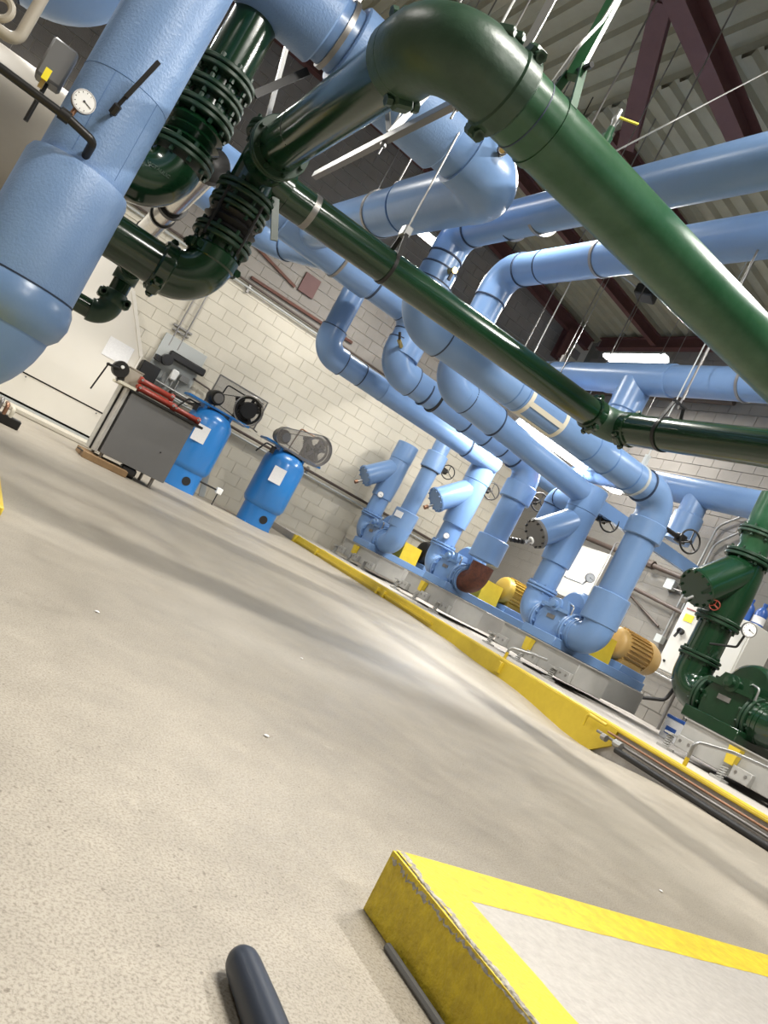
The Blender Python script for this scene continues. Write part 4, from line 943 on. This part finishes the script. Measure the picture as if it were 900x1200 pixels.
        gg = g.build('rear_guard_frame', STEEL, t)
        MB().box(((x0+x1)/2, y, (z0+z1)/2), (x1-x0, 0.003, z1-z0)).build('guard_mesh', PERF, gg, 0)
        for x in (x0, x1): MB().bar((x, cy+0.18, 1.39), (x, y, 1.42), 0.02, 0.02).build('guard_bracket', STEEL, gg)
    MB().tube([(px-0.05, cy+0.02, 1.80), (cx-0.05, cy-0.05, 1.80), (cx-0.10, cy-0.1, 1.39)], 0.012, 0.05, 8).build('discharge_tube', COPPER if which == 2 else BLACKM, t)
    MB().tube([(cx-0.30, cy-0.12, 1.30), (cx-0.52, cy-0.2, 1.30), (cx-0.62, cy-0.2, 1.10)], 0.014, 0.04, 8).build('air_line', BLACKM, t)
    MB().box((cx-0.36, cy-0.16, 1.24), (0.06, 0.06, 0.10)).build('pressure_switch', BLACK, t)
compressor(3.24, 12.1, 1); compressor(4.68, 12.15, 2)
def wall_bits_left():
    W = YW-0.03
    tag(MB().bar((3.95, W-0.35, 0.0), (3.72, W-0.06, 1.25), 0.10, 0.04, V((0, 1, 0))).build('steel_strut', LGRAY), 'pale steel strut leaning on the wall between the compressors', 'strut')
    t = thing('drain_valve', 'small white drain box low between the compressors', 'valve', (3.75, 11.9, 0.2)); MB().box((3.84, 11.95, 0.25), (0.1, 0.08, 0.1), bev=0.01).build('body', DIAL, t); MB().cyl((3.5, 11.95, 0.25), (3.8, 11.95, 0.25), 0.015, n=8).build('nipple', BLACKM, t); MB().cyl((3.84, 11.95, 0), (3.84, 11.95, 0.22), 0.01, n=8).build('drain_leg', BLACKM, t)
    g = 'conduits on the cream wall'
    def cond(name, pts, r, m, lab, clips=()):
        t = thing(name, lab, 'conduit', pts[0], g); MB().tube(pts, r, 0.08, 10).build('tube', m, t)
        for (x, z) in clips: MB().box((x, W-0.01, z), (0.04, 0.05, 0.16)).build('clip', STEEL, t)
    cond('conduit', [(-3, W-0.03, 3.66), (9.9, W-0.03, 3.62)], 0.022, BROWN, 'upper of two long conduits along the top of the cream paint', ((3.05, 3.56),))
    cond('conduit', [(-3, W-0.03, 3.58), (9.9, W-0.03, 3.54)], 0.018, LGRAY, 'lower of two long conduits along the top of the cream paint', ((5.2, 3.52),))
    cond('conduit', [(2.34, W-0.02, 3.54), (2.34, W-0.02, 2.0)], 0.014, STEEL, 'left of the twin upright conduits above the grey wall panel', ())
    cond('conduit', [(2.50, W-0.02, 3.54), (2.50, W-0.02, 2.0)], 0.014, STEEL, 'right of the twin upright conduits above the grey wall panel', ())
    b = thing('strut_channel', 'short strut bar clamping the twin upright conduits', 'strut', (2.4, W, 2.3)); MB().box((2.42, W+0.0, 2.36), (0.34, 0.04, 0.03)).build('bar', STEEL, b); MB().box((2.42, W-0.0, 2.28), (0.30, 0.04, 0.02)).build('bar', STEEL, b)
    cond('wall_pipe', [(2.7, W-0.05, 1.33), (9.9, W-0.05, 1.30)], 0.026, BROWN, 'upper brown pipe running low along the cream wall', ((5.6, 1.3),))
    cond('wall_pipe', [(2.7, W-0.05, 1.24), (9.9, W-0.05, 1.20)], 0.018, LGRAY, 'lower pale pipe running low along the cream wall', ())
    b = MB(); b.box((3.97, W-0.0, 4.22), (0.32, 0.04, 0.36), bev=0.004); t = tag(b.build('wall_plate', MAROON), 'square maroon steel plate on the bare upper wall', 'plate')
    b = MB(); b.bar((2.3, W, 4.35), (3.75, W, 4.05), 0.05, 0.03, V((0, 1, 0))); tag(b.build('wall_brace', RUST), 'rusty brace bar on the upper wall left of the plate', 'brace')
    tag(MB().bar((3.0, W, 3.75), (5.2, W, 3.80), 0.05, 0.04, V((0, 1, 0))).build('wall_brace', RUST), 'rust stained ledge just above the cream paint line', 'brace')
    # grey wall panel with black feeder
    t = thing('wall_panel', 'light grey wall panel carrying a black feeder head and bright tubes', 'panel', (2.6, W, 1.2))
    MB().box((2.60, W-0.01, 1.70), (0.78, 0.04, 0.95), bev=0.006).build('board', LGRAY, t)
    MB().box((2.72, W-0.14, 1.88), (0.66, 0.14, 0.13), bev=0.02).build('feeder_head', BLACK, t)
    MB().cyl((2.40, W-0.08, 1.76), (2.40, W-0.26, 1.76), 0.095, n=20).build('motor_cap', BLACK, t); MB().box((2.27, W-0.15, 1.72), (0.12, 0.12, 0.09)).build('cable_gland', BLACK, t)
    MB().box((2.62, W-0.14, 1.60), (0.12, 0.14, 0.18), bev=0.02).build('glass_block', DIAL, t)
    MB().box((2.80, W-0.14, 1.62), (0.16, 0.14, 0.10)).build('meter', CHROME, t)
    MB().box((2.22, W-0.20, 1.42), (0.30, 0.26, 0.30), bev=0.01).build('reservoir', BLACK, t)
    for k in range(5): MB().cyl((2.38+0.09*k, W-0.16, 1.25), (2.38+0.09*k, W-0.16, 1.56), 0.014, n=8).build('tube', CHROME, t)
    for z in (1.28, 1.38): MB().cyl((2.1, W-0.20, z), (3.05, W-0.20, z-0.02), 0.018, n=8).build('manifold_tube', CHROME, t)
    MB().tube([(3.05, W-0.2, 1.30), (3.25, W-0.6, 1.45), (3.3, W-0.9, 1.2)], 0.016, 0.1, 8).build('hose', BLACK, t)
    tag(MB().tube([(2.95, W-0.05, 1.72), (3.3, W-0.05, 1.70), (3.3, W-0.05, 1.33)], 0.016, 0.05, 8).build('conduit', BROWN), 'short bent conduit between the grey panel and the first compressor', 'conduit', g)
wall_bits_left()
def cart():
    t = thing('tool_cart', 'dark grey steel cabinet cart with milky side panel standing on feet', 'cart', (1.82, 9.0, 0))
    x0, x1, y0, y1 = 1.42, 2.20, 8.72, 9.45
    MB().box(((x0+x1)/2, (y0+y1)/2+0.02, 0.49), (x1-x0, y1-y0-0.04, 0.74), bev=0.006).build('body', DGRAY, t)
    MB().box(((x0+x1)/2, y0-0.004, 0.49), (x1-x0-0.02, 0.012, 0.73)).build('front_panel', DGRAY, t)
    MB().cyl((2.0, y0-0.02, 0.42), (2.0, y0, 0.42), 0.008, n=10).build('lock', BLACK, t)
    MB().box(((x0+x1)/2+0.03, (y0+y1)/2-0.01, 0.875), (x1-x0+0.10, y1-y0+0.06, 0.028)).build('top', BLACKM, t)
    MB().box((x0-0.03, y0+0.14, 0.49), (0.03, 0.26, 0.76)).build('side_panel', CLEARP, t); MB().box((x0-0.05, y0+0.44, 0.49), (0.03, 0.28, 0.78)).build('side_panel', CLEARP, t)
    MB().bar((x0-0.052, y0+0.285, 0.10), (x0-0.052, y0+0.285, 0.90), 0.012, 0.02).build('corner_strip', BLACK, t)
    MB().box((x0-0.06, y0+0.25, 0.895), (0.18, 0.6, 0.03)).build('side_shelf', CREAM, t)
    for x in (x0+0.05, x1-0.12):
        for y in (y0+0.06, y1-0.08): MB().cyl((x, y, 0), (x, y, 0.125), 0.02, n=10).build('leg', STEEL, t)
    t2 = thing('caster_wheel', 'black wheel block under the grey cart', 'wheel', (1.80, 8.78, 0)); MB().box((1.80, 8.80, 0.075), (0.17, 0.16, 0.09), bev=0.02).build('block', BLACK, t2); MB().cyl((1.72, 8.80, 0.04), (1.88, 8.80, 0.04), 0.04, n=18).build('wheel', BLACK, t2)
    b = thing('plywood_board', 'brown plywood board on the floor under the left end of the cart', 'board', (1.5, 8.9, 0)); MB().box((1.52, 8.88, 0.035), (0.50, 0.62, 0.07), bev=0.004).build('board', WOOD, b); MB().box((1.33, 8.72, 0.06), (0.16, 0.22, 0.012), Matrix.Rotation(0.3, 4, 'Z')).build('wedge', BLACKM, b)
    b = thing('parts_box', 'beige metal box on the left end of the cart top', 'box', (1.42, 9.1, 0.9)); MB().box((1.40, 9.08, 1.0), (0.16, 0.34, 0.19), bev=0.006).build('body', BEIGE, b); MB().box((1.40, 9.08, 1.10), (0.17, 0.35, 0.012)).build('lid', BEIGE, b)
    v = thing('bench_vise', 'black bench vise with a hanging lever on the left end of the cart', 'vise', (1.22, 8.95, 0.9))
    MB().lathe((1.24, 8.86, 1.02), (0, 1, 0), [(0, 0.03), (0, 0.085), (0.03, 0.095), (0.12, 0.09), (0.14, 0.04)], 20).build('body', BLACKM, v)
    MB().cyl((1.24, 8.82, 1.05), (1.24, 8.86, 1.05), 0.018, n=10).build('screw', DIAL, v); MB().bar((1.26, 8.95, 0.905), (1.32, 8.95, 0.95), 0.1, 0.04).build('base', BLACKM, v)
    MB().cyl((1.10, 8.84, 1.02), (1.06, 8.84, 0.68), 0.009, n=8).build('lever', BLACKM, v); MB().cyl((1.08, 8.84, 1.0), (1.22, 8.84, 1.02), 0.014, n=8).build('lever_arm', BLACKM, v)
    g = 'red cast couplings on the cart'
    for i, (x0_, z, y, L, lab) in enumerate(((1.46, 0.935, 8.80, 0.46, 'red cast coupling on the cart, lowest of the left pile'), (1.45, 1.02, 8.84, 0.42, 'red cast coupling on the cart, topmost of the left pile'), (1.46, 0.95, 8.95, 0.44, 'red cast coupling on the cart, back of the left pile'), (1.90, 0.93, 8.80, 0.34, 'red cast coupling lying alone at the right end of the cart'))):
        c = thing('red_coupling', lab, 'coupling', (x0_+L/2, y, z-0.04), g)
        MB().lathe((x0_, y, z), (1, 0, 0), [(0, 0.02), (0, 0.042), (0.03, 0.045), (0.05, 0.032), (L-0.05, 0.032), (L-0.03, 0.045), (L, 0.042), (L, 0.02)], 18).build('body', REDP, c)
        for k in (0.03, L-0.03): MB().cyl((x0_+k, y-0.055, z+0.01), (x0_+k, y+0.05, z+0.01), 0.014, n=8).build('bolt', CHROME, c)
    b = thing('pipe_fitting', 'bright bolt set at the right end of the cart top', 'fitting', (2.2, 8.9, 0.9)); MB().cyl((2.14, 8.95, 0.92), (2.26, 8.95, 0.92), 0.026, n=8).build('nut', CHROME, b); MB().cyl((2.08, 8.95, 0.92), (2.14, 8.95, 0.92), 0.014, n=8).build('shank', CHROME, b)
cart()
def air_unit():
    t = thing('air_handling_unit', 'large off-white sheet metal air unit with a notice, left behind the blue riser', 'air unit', (0, 12.1, 0))
    y = 11.5
    MB().prism([(-3.0, y, 0.50), (1.77, y, 0.50), (1.77, y, 1.46), (1.26, y, 2.20), (0.9, y, 2.9), (-3.0, y, 2.9)], (0, 0, 0), (0, 1.4, 0)).build('upper_casing', WHITE, t, 20)
    MB().box((-0.62, y+0.72, 0.30), (4.78, 1.4, 0.36)).build('lower_casing', WHITE, t)
    MB().box((-0.62, y+0.80, 0.49), (4.72, 1.4, 0.02)).build('seam', BLACK, t)
    MB().box((-0.62, y+0.85, 0.115), (4.70, 1.4, 0.07)).build('base_gap', BLACK, t); MB().box((-0.62, y+0.72, 0.045), (4.74, 1.5, 0.09)).build('base_rail', LGRAY, t)
    MB().bar((1.76, y-0.01, 0.5), (1.76, y-0.01, 1.46), 0.05, 0.02).build('corner_trim', WHITE, t); MB().bar((1.76, y-0.01, 1.46), (1.25, y-0.01, 2.2), 0.05, 0.02, V((0, 1, 0))).build('corner_trim', WHITE, t)
    p = MB().box((1.46, y-0.004, 1.36), (0.36, 0.006, 0.28)).build('notice', PAPER, t)
    b = MB()
    for k in range(5): b.cyl((-2.4+k, y-0.006, 0.45), (-2.4+k, y, 0.45), 0.012, n=8)
    b.build('screws', DGRAY, t)['kind'] = 'stuff'
    tag(MB().box((-0.7, 11.1, 0.03), (4.9, 0.75, 0.06), bev=0.01).build('equipment_pad', BLK), 'pale low pad on the floor before the off-white air unit', 'pad')
    t = tag(MB().box((-0.9, 3.9, 0.02), (2.45, 1.35, 0.04), bev=0.006).build('floor_stripe_pad', YEL), 'low yellow painted slab edge touching the left picture edge', 'pad')
air_unit()
# ------------------------------------------------------------------ right wall things
def right_wall():
    W = XW-0.03
    t = thing('control_cabinet', 'control box with its side shade painted in, on the wall behind the large strainer', 'cabinet', (9.9, 9.8, 1.3))
    MB().box((9.74, 9.78, 1.85), (0.50, 0.82, 0.98), bev=0.008).build('body', CABSHADE, t); MB().box((9.48, 9.78, 1.85), (0.02, 0.76, 0.92)).build('door', CAB, t)
    MB().tube([(9.7, 9.6, 2.34), (9.7, 9.6, 2.62), (9.7, 9.2, 2.62)], 0.014, 0.04, 8).build('conduit', STEEL, t); MB().tube([(9.8, 9.6, 1.36), (9.8, 9.6, 0.15)], 0.02, n=8).build('conduit', STEEL, t)
    t = thing('control_cabinet', 'tall beige control cabinet with a yellow sticker and black handle behind the green pump', 'cabinet', (9.8, 7.0, 0.95))
    MB().box((9.71, 6.98, 1.50), (0.56, 1.14, 1.12), bev=0.008).build('body', CAB, t)
    d = MB().box((9.42, 6.98, 1.50), (0.02, 1.10, 1.06)).build('door', CAB, t)
    MB().box((9.405, 7.38, 1.80), (0.008, 0.15, 0.11)).build('sticker', YELB, d); MB().box((9.402, 7.40, 1.93), (0.008, 0.16, 0.012)).build('nameplate', REDP, d)
    h = MB().cyl((9.41, 7.38, 1.58), (9.34, 7.38, 1.58), 0.045, n=18).build('handle', BLACK, d); MB().bar((9.35, 7.38, 1.60), (9.35, 7.42, 1.47), 0.03, 0.02, V((1, 0, 0))).build('lever', BLACK, h)
    MB().cyl((9.41, 7.43, 1.10), (9.39, 7.43, 1.10), 0.018, n=10).build('latch', BLACK, d)
    MB().tube([(9.75, 7.3, 0.96), (9.7, 7.35, 0.6), (9.3, 7.7, 0.38), (8.6, 7.75, 0.42), (8.3, 7.4, 0.6)], 0.028, 0.12, 10).build('hose', BLACK, t); MB().tube([(9.70, 7.0, 0.96), (9.4, 6.7, 0.55), (8.9, 6.3, 0.2)], 0.035, 0.2, 10).build('hose', BLACK, t)
    MB().tube([(9.9, 6.6, 0.96), (9.9, 6.6, 0.17)], 0.025, n=8).build('stand_leg', STEEL, t); MB().tube([(9.9, 7.4, 0.96), (9.9, 7.4, 0.17)], 0.025, n=8).build('stand_leg', STEEL, t)
    g = 'blue plastic bottles on the beige cabinet'
    for i, (x, y, lab) in enumerate(((9.62, 6.74, 'blue plastic bottle on the beige cabinet, left one'), (9.66, 6.56, 'blue plastic bottle on the beige cabinet, right one with white label'))):
        j = thing('plastic_bottle', lab, 'bottle', (x, y, 2.06), g)
        MB().lathe((x, y, 2.062), (0, 0, 1), [(0, 0.075), (0.01, 0.082), (0.20, 0.082), (0.25, 0.055), (0.28, 0.028), (0.31, 0.028)], 20).build('body', JUG, j); MB().cyl((x, y, 2.37), (x, y, 2.40), 0.032, n=14).build('cap', JUG, j)
        if i: MB().lathe((x, y, 2.10), (0, 0, 1), [(0, 0.0835), (0.10, 0.0835)], 20).build('label_wrap', PAPER, j)
    g = 'boxes on the floor behind the green pump'
    for (x, y, z, sx, sy, sz, m1, m2, lab) in ((8.55, 6.05, 0.17, 0.4, 0.30, 0.26, PAPER, JUG, 'white and blue carton left of the green pump'), (8.6, 5.72, 0.17, 0.34, 0.30, 0.20, LGRAY, JUG, 'grey and blue carton in the middle behind the green pump'), (8.55, 5.32, 0.17, 0.4, 0.34, 0.22, PAPER, JUG, 'white carton with blue lid right behind the green elbow')):
        b = thing('carton', lab, 'box', (x, y, z), g); MB().box((x, y, z+sz/2), (sx, sy, sz), bev=0.006).build('body', m1, b); MB().box((x, y, z+sz+0.02), (sx*1.03, sy*1.03, 0.04), bev=0.004).build('lid', m2, b); MB().box((x-sx/2-0.003, y+0.02, z+sz*0.45), (0.006, sy*0.5, sz*0.35)).build('print_panel', m2, b)
    g = 'pipes and conduits on the grey wall'
    def run(name, pts, r, m, lab, R=0.12):
        return tag(MB().tube(pts, r, R, 10).build(name, m), lab, 'conduit' if name == 'conduit' else 'pipe', g)
    run('wall_pipe', [(W-0.12, 10.9, 2.62), (W-0.12, 7.4, 2.40)], 0.045, BROWN, 'thick brown pipe with a union on the grey wall')
    tag(MB().cyl((W-0.12, 8.95, 2.50), (W-0.12, 9.08, 2.51), 0.075, n=8).build('pipe_union', BROWN), 'brown union fitting on the thick wall pipe', 'fitting')
    run('wall_pipe', [(W-0.12, 11.5, 2.25), (W-0.12, 7.2, 1.85)], 0.035, BROWN, 'middle brown pipe below the union on the grey wall')
    run('wall_pipe', [(W-0.03, 9.3, 1.95), (W-0.03, 8.4, 1.60)], 0.02, BROWN, 'short thin brown pipe on the grey wall')
    run('conduit', [(W-0.03, 8.24, 1.45), (W-0.03, 8.24, 3.45), (W-0.03, 7.7, 3.85), (W-0.03, 5.5, 3.85)], 0.018, CHROME, 'left of the two bright upright conduits on the grey wall', 0.25)
    run('conduit', [(W-0.03, 8.14, 1.95), (W-0.03, 8.14, 3.15), (W-0.03, 7.7, 3.55), (W-0.03, 5.5, 3.55)], 0.018, CHROME, 'right of the two bright upright conduits on the grey wall', 0.25)
    run('conduit', [(W-0.075, 8.6, 2.25), (W-0.075, 7.9, 2.25)], 0.014, STEEL, 'short level conduit beside the square junction box')
    for (y, z, s, lab) in ((8.52, 2.30, 0.16, 'square grey junction box on the grey wall below the brown union'), (8.24, 1.42, 0.12, 'small junction box at the foot of the bright conduit')):
        j = thing('junction_box', lab, 'electrical box', (W, y, z), 'junction boxes'); MB().box((W-0.05, y, z), (0.1, s, s), bev=0.006).build('body', LGRAY, j); MB().box((W-0.105, y, z), (0.01, s*1.05, s*1.05)).build('lid', LGRAY, j)
    run('conduit', [(W-0.03, 10.6, 1.0), (W-0.03, 6.0, 0.85)], 0.014, CHROME, 'thin bright conduit low on the grey wall behind the tan motor')
    tag(MB().bar((10.1, 8.3, 2.86), (7.3, 8.3, 2.86), 0.12, 0.16).build('support_beam', PBLUE), 'blue painted steel support beam reaching the grey wall', 'beam') if False else None
    # high on the walls
    run('wall_pipe', [(W-0.1, 12.9, 5.6), (W-0.1, 9.0, 5.6)], 0.05, BROWN, 'dark pipe high on the grey wall beneath the roof')
    tag(MB().tube([(6.2, YW-0.1, 5.6), (9.9, YW-0.1, 5.6)], 0.06, n=12).build('wall_pipe', BROWN), 'dark pipe high on the bare wall left of the corner', 'pipe', g)
right_wall()
# ------------------------------------------------------------------ lamps, hangers, struts
def lamp_fixture(x, y, z, ax, L, label, grp, chains=True):
    t = thing('strip_lamp', label, 'lamp', (x, y, z-0.02), grp)
    d = V((1, 0, 0)) if ax == 'X' else V((0, 1, 0)); s = V((0, 1, 0)) if ax == 'X' else V((1, 0, 0)); c = V((x, y, z))
    MB().prism([c-d*L/2+s*k+V((0, 0, h)) for k, h in ((-0.13, -0.01), (-0.07, 0.07), (0.07, 0.07), (0.13, -0.01), (0.115, -0.01), (0.06, 0.055), (-0.06, 0.055), (-0.115, -0.01))], (0, 0, 0), d*L).build('reflector', LGRAY, t, 20)
    MB().prism([c-d*L*0.48+s*k+V((0, 0, h)) for k, h in ((-0.125, 0.0), (-0.10, -0.05), (0.10, -0.05), (0.125, 0.0), (0.06, 0.045), (-0.06, 0.045))], (0, 0, 0), d*L*0.96).build('lens', LAMP, t, 20)
    if chains:
        for k in (-0.4, 0.4):
            b = MB(); p = c+d*L*k+V((0, 0, 0.07)); top = V((p.x, p.y, roof_z(p.x))); b.cyl(p, top, 0.006, n=6); b.build('chain', CHROME, t)
    return t
names = ['bright strip lamp hanging under the roof above the right-hand tee', 'long bright strip lamp between the blue headers',
         'strip lamp high over the floor just in front of the thick green pipe', 'strip lamp above the beige storage tank',
         'strip lamp over the low yellow slab at the left', 'strip lamp over the off-white air unit and the cart',
         'strip lamp hidden above and behind the thick green pipe', 'strip lamp above the right-hand air compressor, near the cream wall',
         'strip lamp above the yellow kerb end by the green pump', 'strip lamp behind the viewer, nearest the back wall',
         'strip lamp above the beige control cabinet and green pump']
for i, (x, y, z, ax, L, P_, tg) in enumerate(LAMPS):
    lamp_fixture(x, y, z, ax, L, names[i], 'strip lamps')
def hangers():
    rod_hanger((3.03, 5.35, 3.63), 0.16, (0, 1, 0), 7.5, 'rod and strap on the upper blue overhead pipe')
    rod_hanger((4.25, 6.05, 4.13), 0.18, (0, 1, 0), 7.5, 'twin rod trapeze on the lower blue overhead pipe')
    rod_hanger((4.72, 10.15, 2.70), 0.165, (1, 0, 0), 7.5, 'clevis hanger on the slender header near the cream wall', m=BLUE)
    rod_hanger((6.50, 6.6, 2.718), 0.19, (1, 0, 0), 7.0, 'pale painted strap hanger at the right end of the taped pipe', m=LGRAY)
    rod_hanger((5.0, 9.15, 2.78), 0.19, (1, 0, 0), 7.5, 'dark clevis hanger on the second header elbow', m=BLACKM)
    rod_hanger((7.0, 6.2, 4.31), 0.205, (0, 1, 0), 7.0, 'twin rod trapeze on the blue pipe right of the lit lamp')
    rod_hanger((7.0, 9.7, 4.31), 0.205, (0, 1, 0), 7.0, 'strap hanger on the blue pipe left of the lit lamp')
    rod_hanger((8.2, 5.2, 3.28), 0.19, (0, 1, 0), 7.0, 'dark strap on the blue pipe above the green pump', m=BLACKM)
    rod_hanger((2.9, 9.15, 3.6), 0.28, (1, 0, 0), 7.5, 'strap hanger on the large blue cross header')
    rod_hanger((2.40, 7.1, 3.493), 0.215, (0, 1, 0), 7.5, 'wire strap hanger on the return leg of the U-bend')
    rod_hanger((0.88, 5.05, 3.39), 0.22, (1, 0, 0), 7.5, 'strap hanger on the jacketed leg of the U-bend')
    rod_hanger((0.64, 6.6, 2.144), 0.095, (0, 1, 0), 7.5, 'black clevis on the shiny jacketed pipe', m=BLACKM)
    rod_hanger((0.12, 5.1, 1.50), 0.138, (1, 0, 0), 3.2, 'hanger on the low green pipe behind the blue riser', m=BLACKM)
    # long galvanised strut under the U bend
    t = thing('strut_channel', 'long galvanised strut slanting below the green elbow', 'strut', (1.3, 4.4, 2.75))
    for k in (-1, 1): MB().bar((1.3+0.018*k, 5.55, 2.765), (1.3+0.018*k, 3.2, 2.765), 0.005, 0.042).build('side', CHROME, t)
    MB().bar((1.3, 5.55, 2.742), (1.3, 3.2, 2.742), 0.04, 0.005).build('web', STEEL, t)
    for y in (4.42, 3.6):
        MB().cyl((1.3, y, 2.66), (1.3, y, 7.5), 0.007, n=8).build('rod', CHROME, t); MB().cyl((1.3, y, 2.715), (1.3, y, 2.73), 0.02, n=6).build('nut', CHROME, t)
    MB().bar((1.3, 4.42, 2.80), (1.12, 4.75, 3.35), 0.04, 0.01, V((1, 0, 0))).build('brace', CHROME, t); MB().bar((1.3, 4.42, 2.80), (1.45, 4.42, 3.4), 0.04, 0.02, V((0, 1, 0))).build('brace', CHROME, t)
    t = thing('strut_channel', 'pale steel brace between the green stack and the roof', 'strut', (0.85, 6, 3.2))
    MB().bar((0.98, 6.2, 2.9), (-0.3, 5.6, 7.6), 0.05, 0.03, V((1, 0, 0))).build('bar', CHROME, t)
    # bracket frame above the green pipe
    t = thing('bracket_frame', 'thin bent steel bracket above the middle of the dark green pipe', 'bracket', (1, 4.6, 2.8)); MB().tube([(0.92, 4.75, 2.56), (0.92, 4.75, 2.86), (1.18, 4.6, 2.92)], 0.01, 0.03, 8).build('bent_rod', CHROME, t); MB().cyl((0.86, 4.8, 2.85), (0.92, 4.8, 2.85), 0.016, n=10).build('knob', DIAL, t)
    # loose rods in the roof void
    for i, (x, y, lab) in enumerate(((6.2, 9.6, 'thin hanging rod in the gap left of the lit lamp'), (6.6, 9.9, 'second thin hanging rod left of the lit lamp'), (7.4, 9.2, 'thin hanging rod nearest the lit lamp'), (5.6, 8.4, 'thin hanging rod beside the black box'), (6.9, 6.9, 'thin hanging rod right of the lit lamp'))):
        tag(MB().cyl((x, y, 4.0), (x, y, roof_z(x)+0.04), 0.009, n=8).build('hanger_rod', CHROME if i % 2 else STEEL), lab, 'rod', 'loose rods in the roof void')
    t = thing('sensor_box', 'small black box with cables above the blue pipe near the roof edge', 'sensor', (7.6, 9.4, 6.1)); MB().box((7.6, 9.35, 6.14), (0.30, 0.30, 0.18), Matrix.Rotation(0.5, 4, 'Z'), 0.02).build('housing', BLACK, t); MB().tube([(7.5, 9.5, 6.2), (7.0, 9.8, 6.3), (6.8, 9.9, 6.9)], 0.012, 0.2, 8).build('cable', CHROME, t)
    # beam clamp and pressure tap on the U bend
    t = thing('vent_cock', 'small brass cock on the face of the U-bend elbow', 'valve', (2.2, 4.85, 3.5)); MB().cyl((2.20, 4.86, 3.46), (2.16, 4.74, 3.42), 0.03, n=12).build('body', BRASS, t); MB().cyl((2.16, 4.78, 3.44), (2.16, 4.78, 3.64), 0.01, n=8).build('stem', CHROME, t); MB().torus((2.15, 4.74, 3.42), (0.3, 1, 0.1), 0.03, 0.008).build('ring', BLACKM, t)
    t = thing('vent_cock', 'brass ball cock on the short blue riser behind the slim green pipe', 'valve', (3.0, 6.4, 3.15)); MB().cyl((3.02, 6.44, 3.2), (3.02, 6.33, 3.2), 0.03, n=12).build('body', BRASS, t); MB().cyl((3.02, 6.36, 3.2), (3.02, 6.36, 3.10), 0.018, n=8).build('stem', BLACKM, t)
    t = thing('vent_cock', 'brass cock with black handle at the left end of the second header', 'valve', (4.15, 8.95, 3.05)); MB().cyl((4.10, 8.95, 3.05), (4.0, 8.88, 3.08), 0.028, n=12).build('body', BRASS, t); MB().bar((4.02, 8.9, 3.08), (3.94, 8.84, 3.16), 0.03, 0.02).build('handle', BLACKM, t)
hangers()
# raised maker's lettering on the cast elbow cap
def lettering():
    cu = bpy.data.curves.new('txt', 'FONT'); cu.body = 'VICTAULIC'; cu.size = 0.030; cu.extrude = 0.0015; cu.align_x = 'CENTER'
    o = bpy.data.objects.new('txt', cu); COL.objects.link(o)
    me = bpy.data.meshes.new_from_object(o.evaluated_get(bpy.context.evaluated_depsgraph_get())); bpy.data.objects.remove(o)
    me.materials.clear(); me.materials.append(GREENR)
    st = [q for q in bpy.data.objects if q.get('label', '').startswith('dark green valve stack with ribbed')][0]
    q = bpy.data.objects.new('raised_lettering', me); COL.objects.link(q); q.parent = st
    q.location = V((0.34, 5.15-0.168, 1.955))-st.location; q.rotation_euler = (PI/2, 0, 0)
lettering()
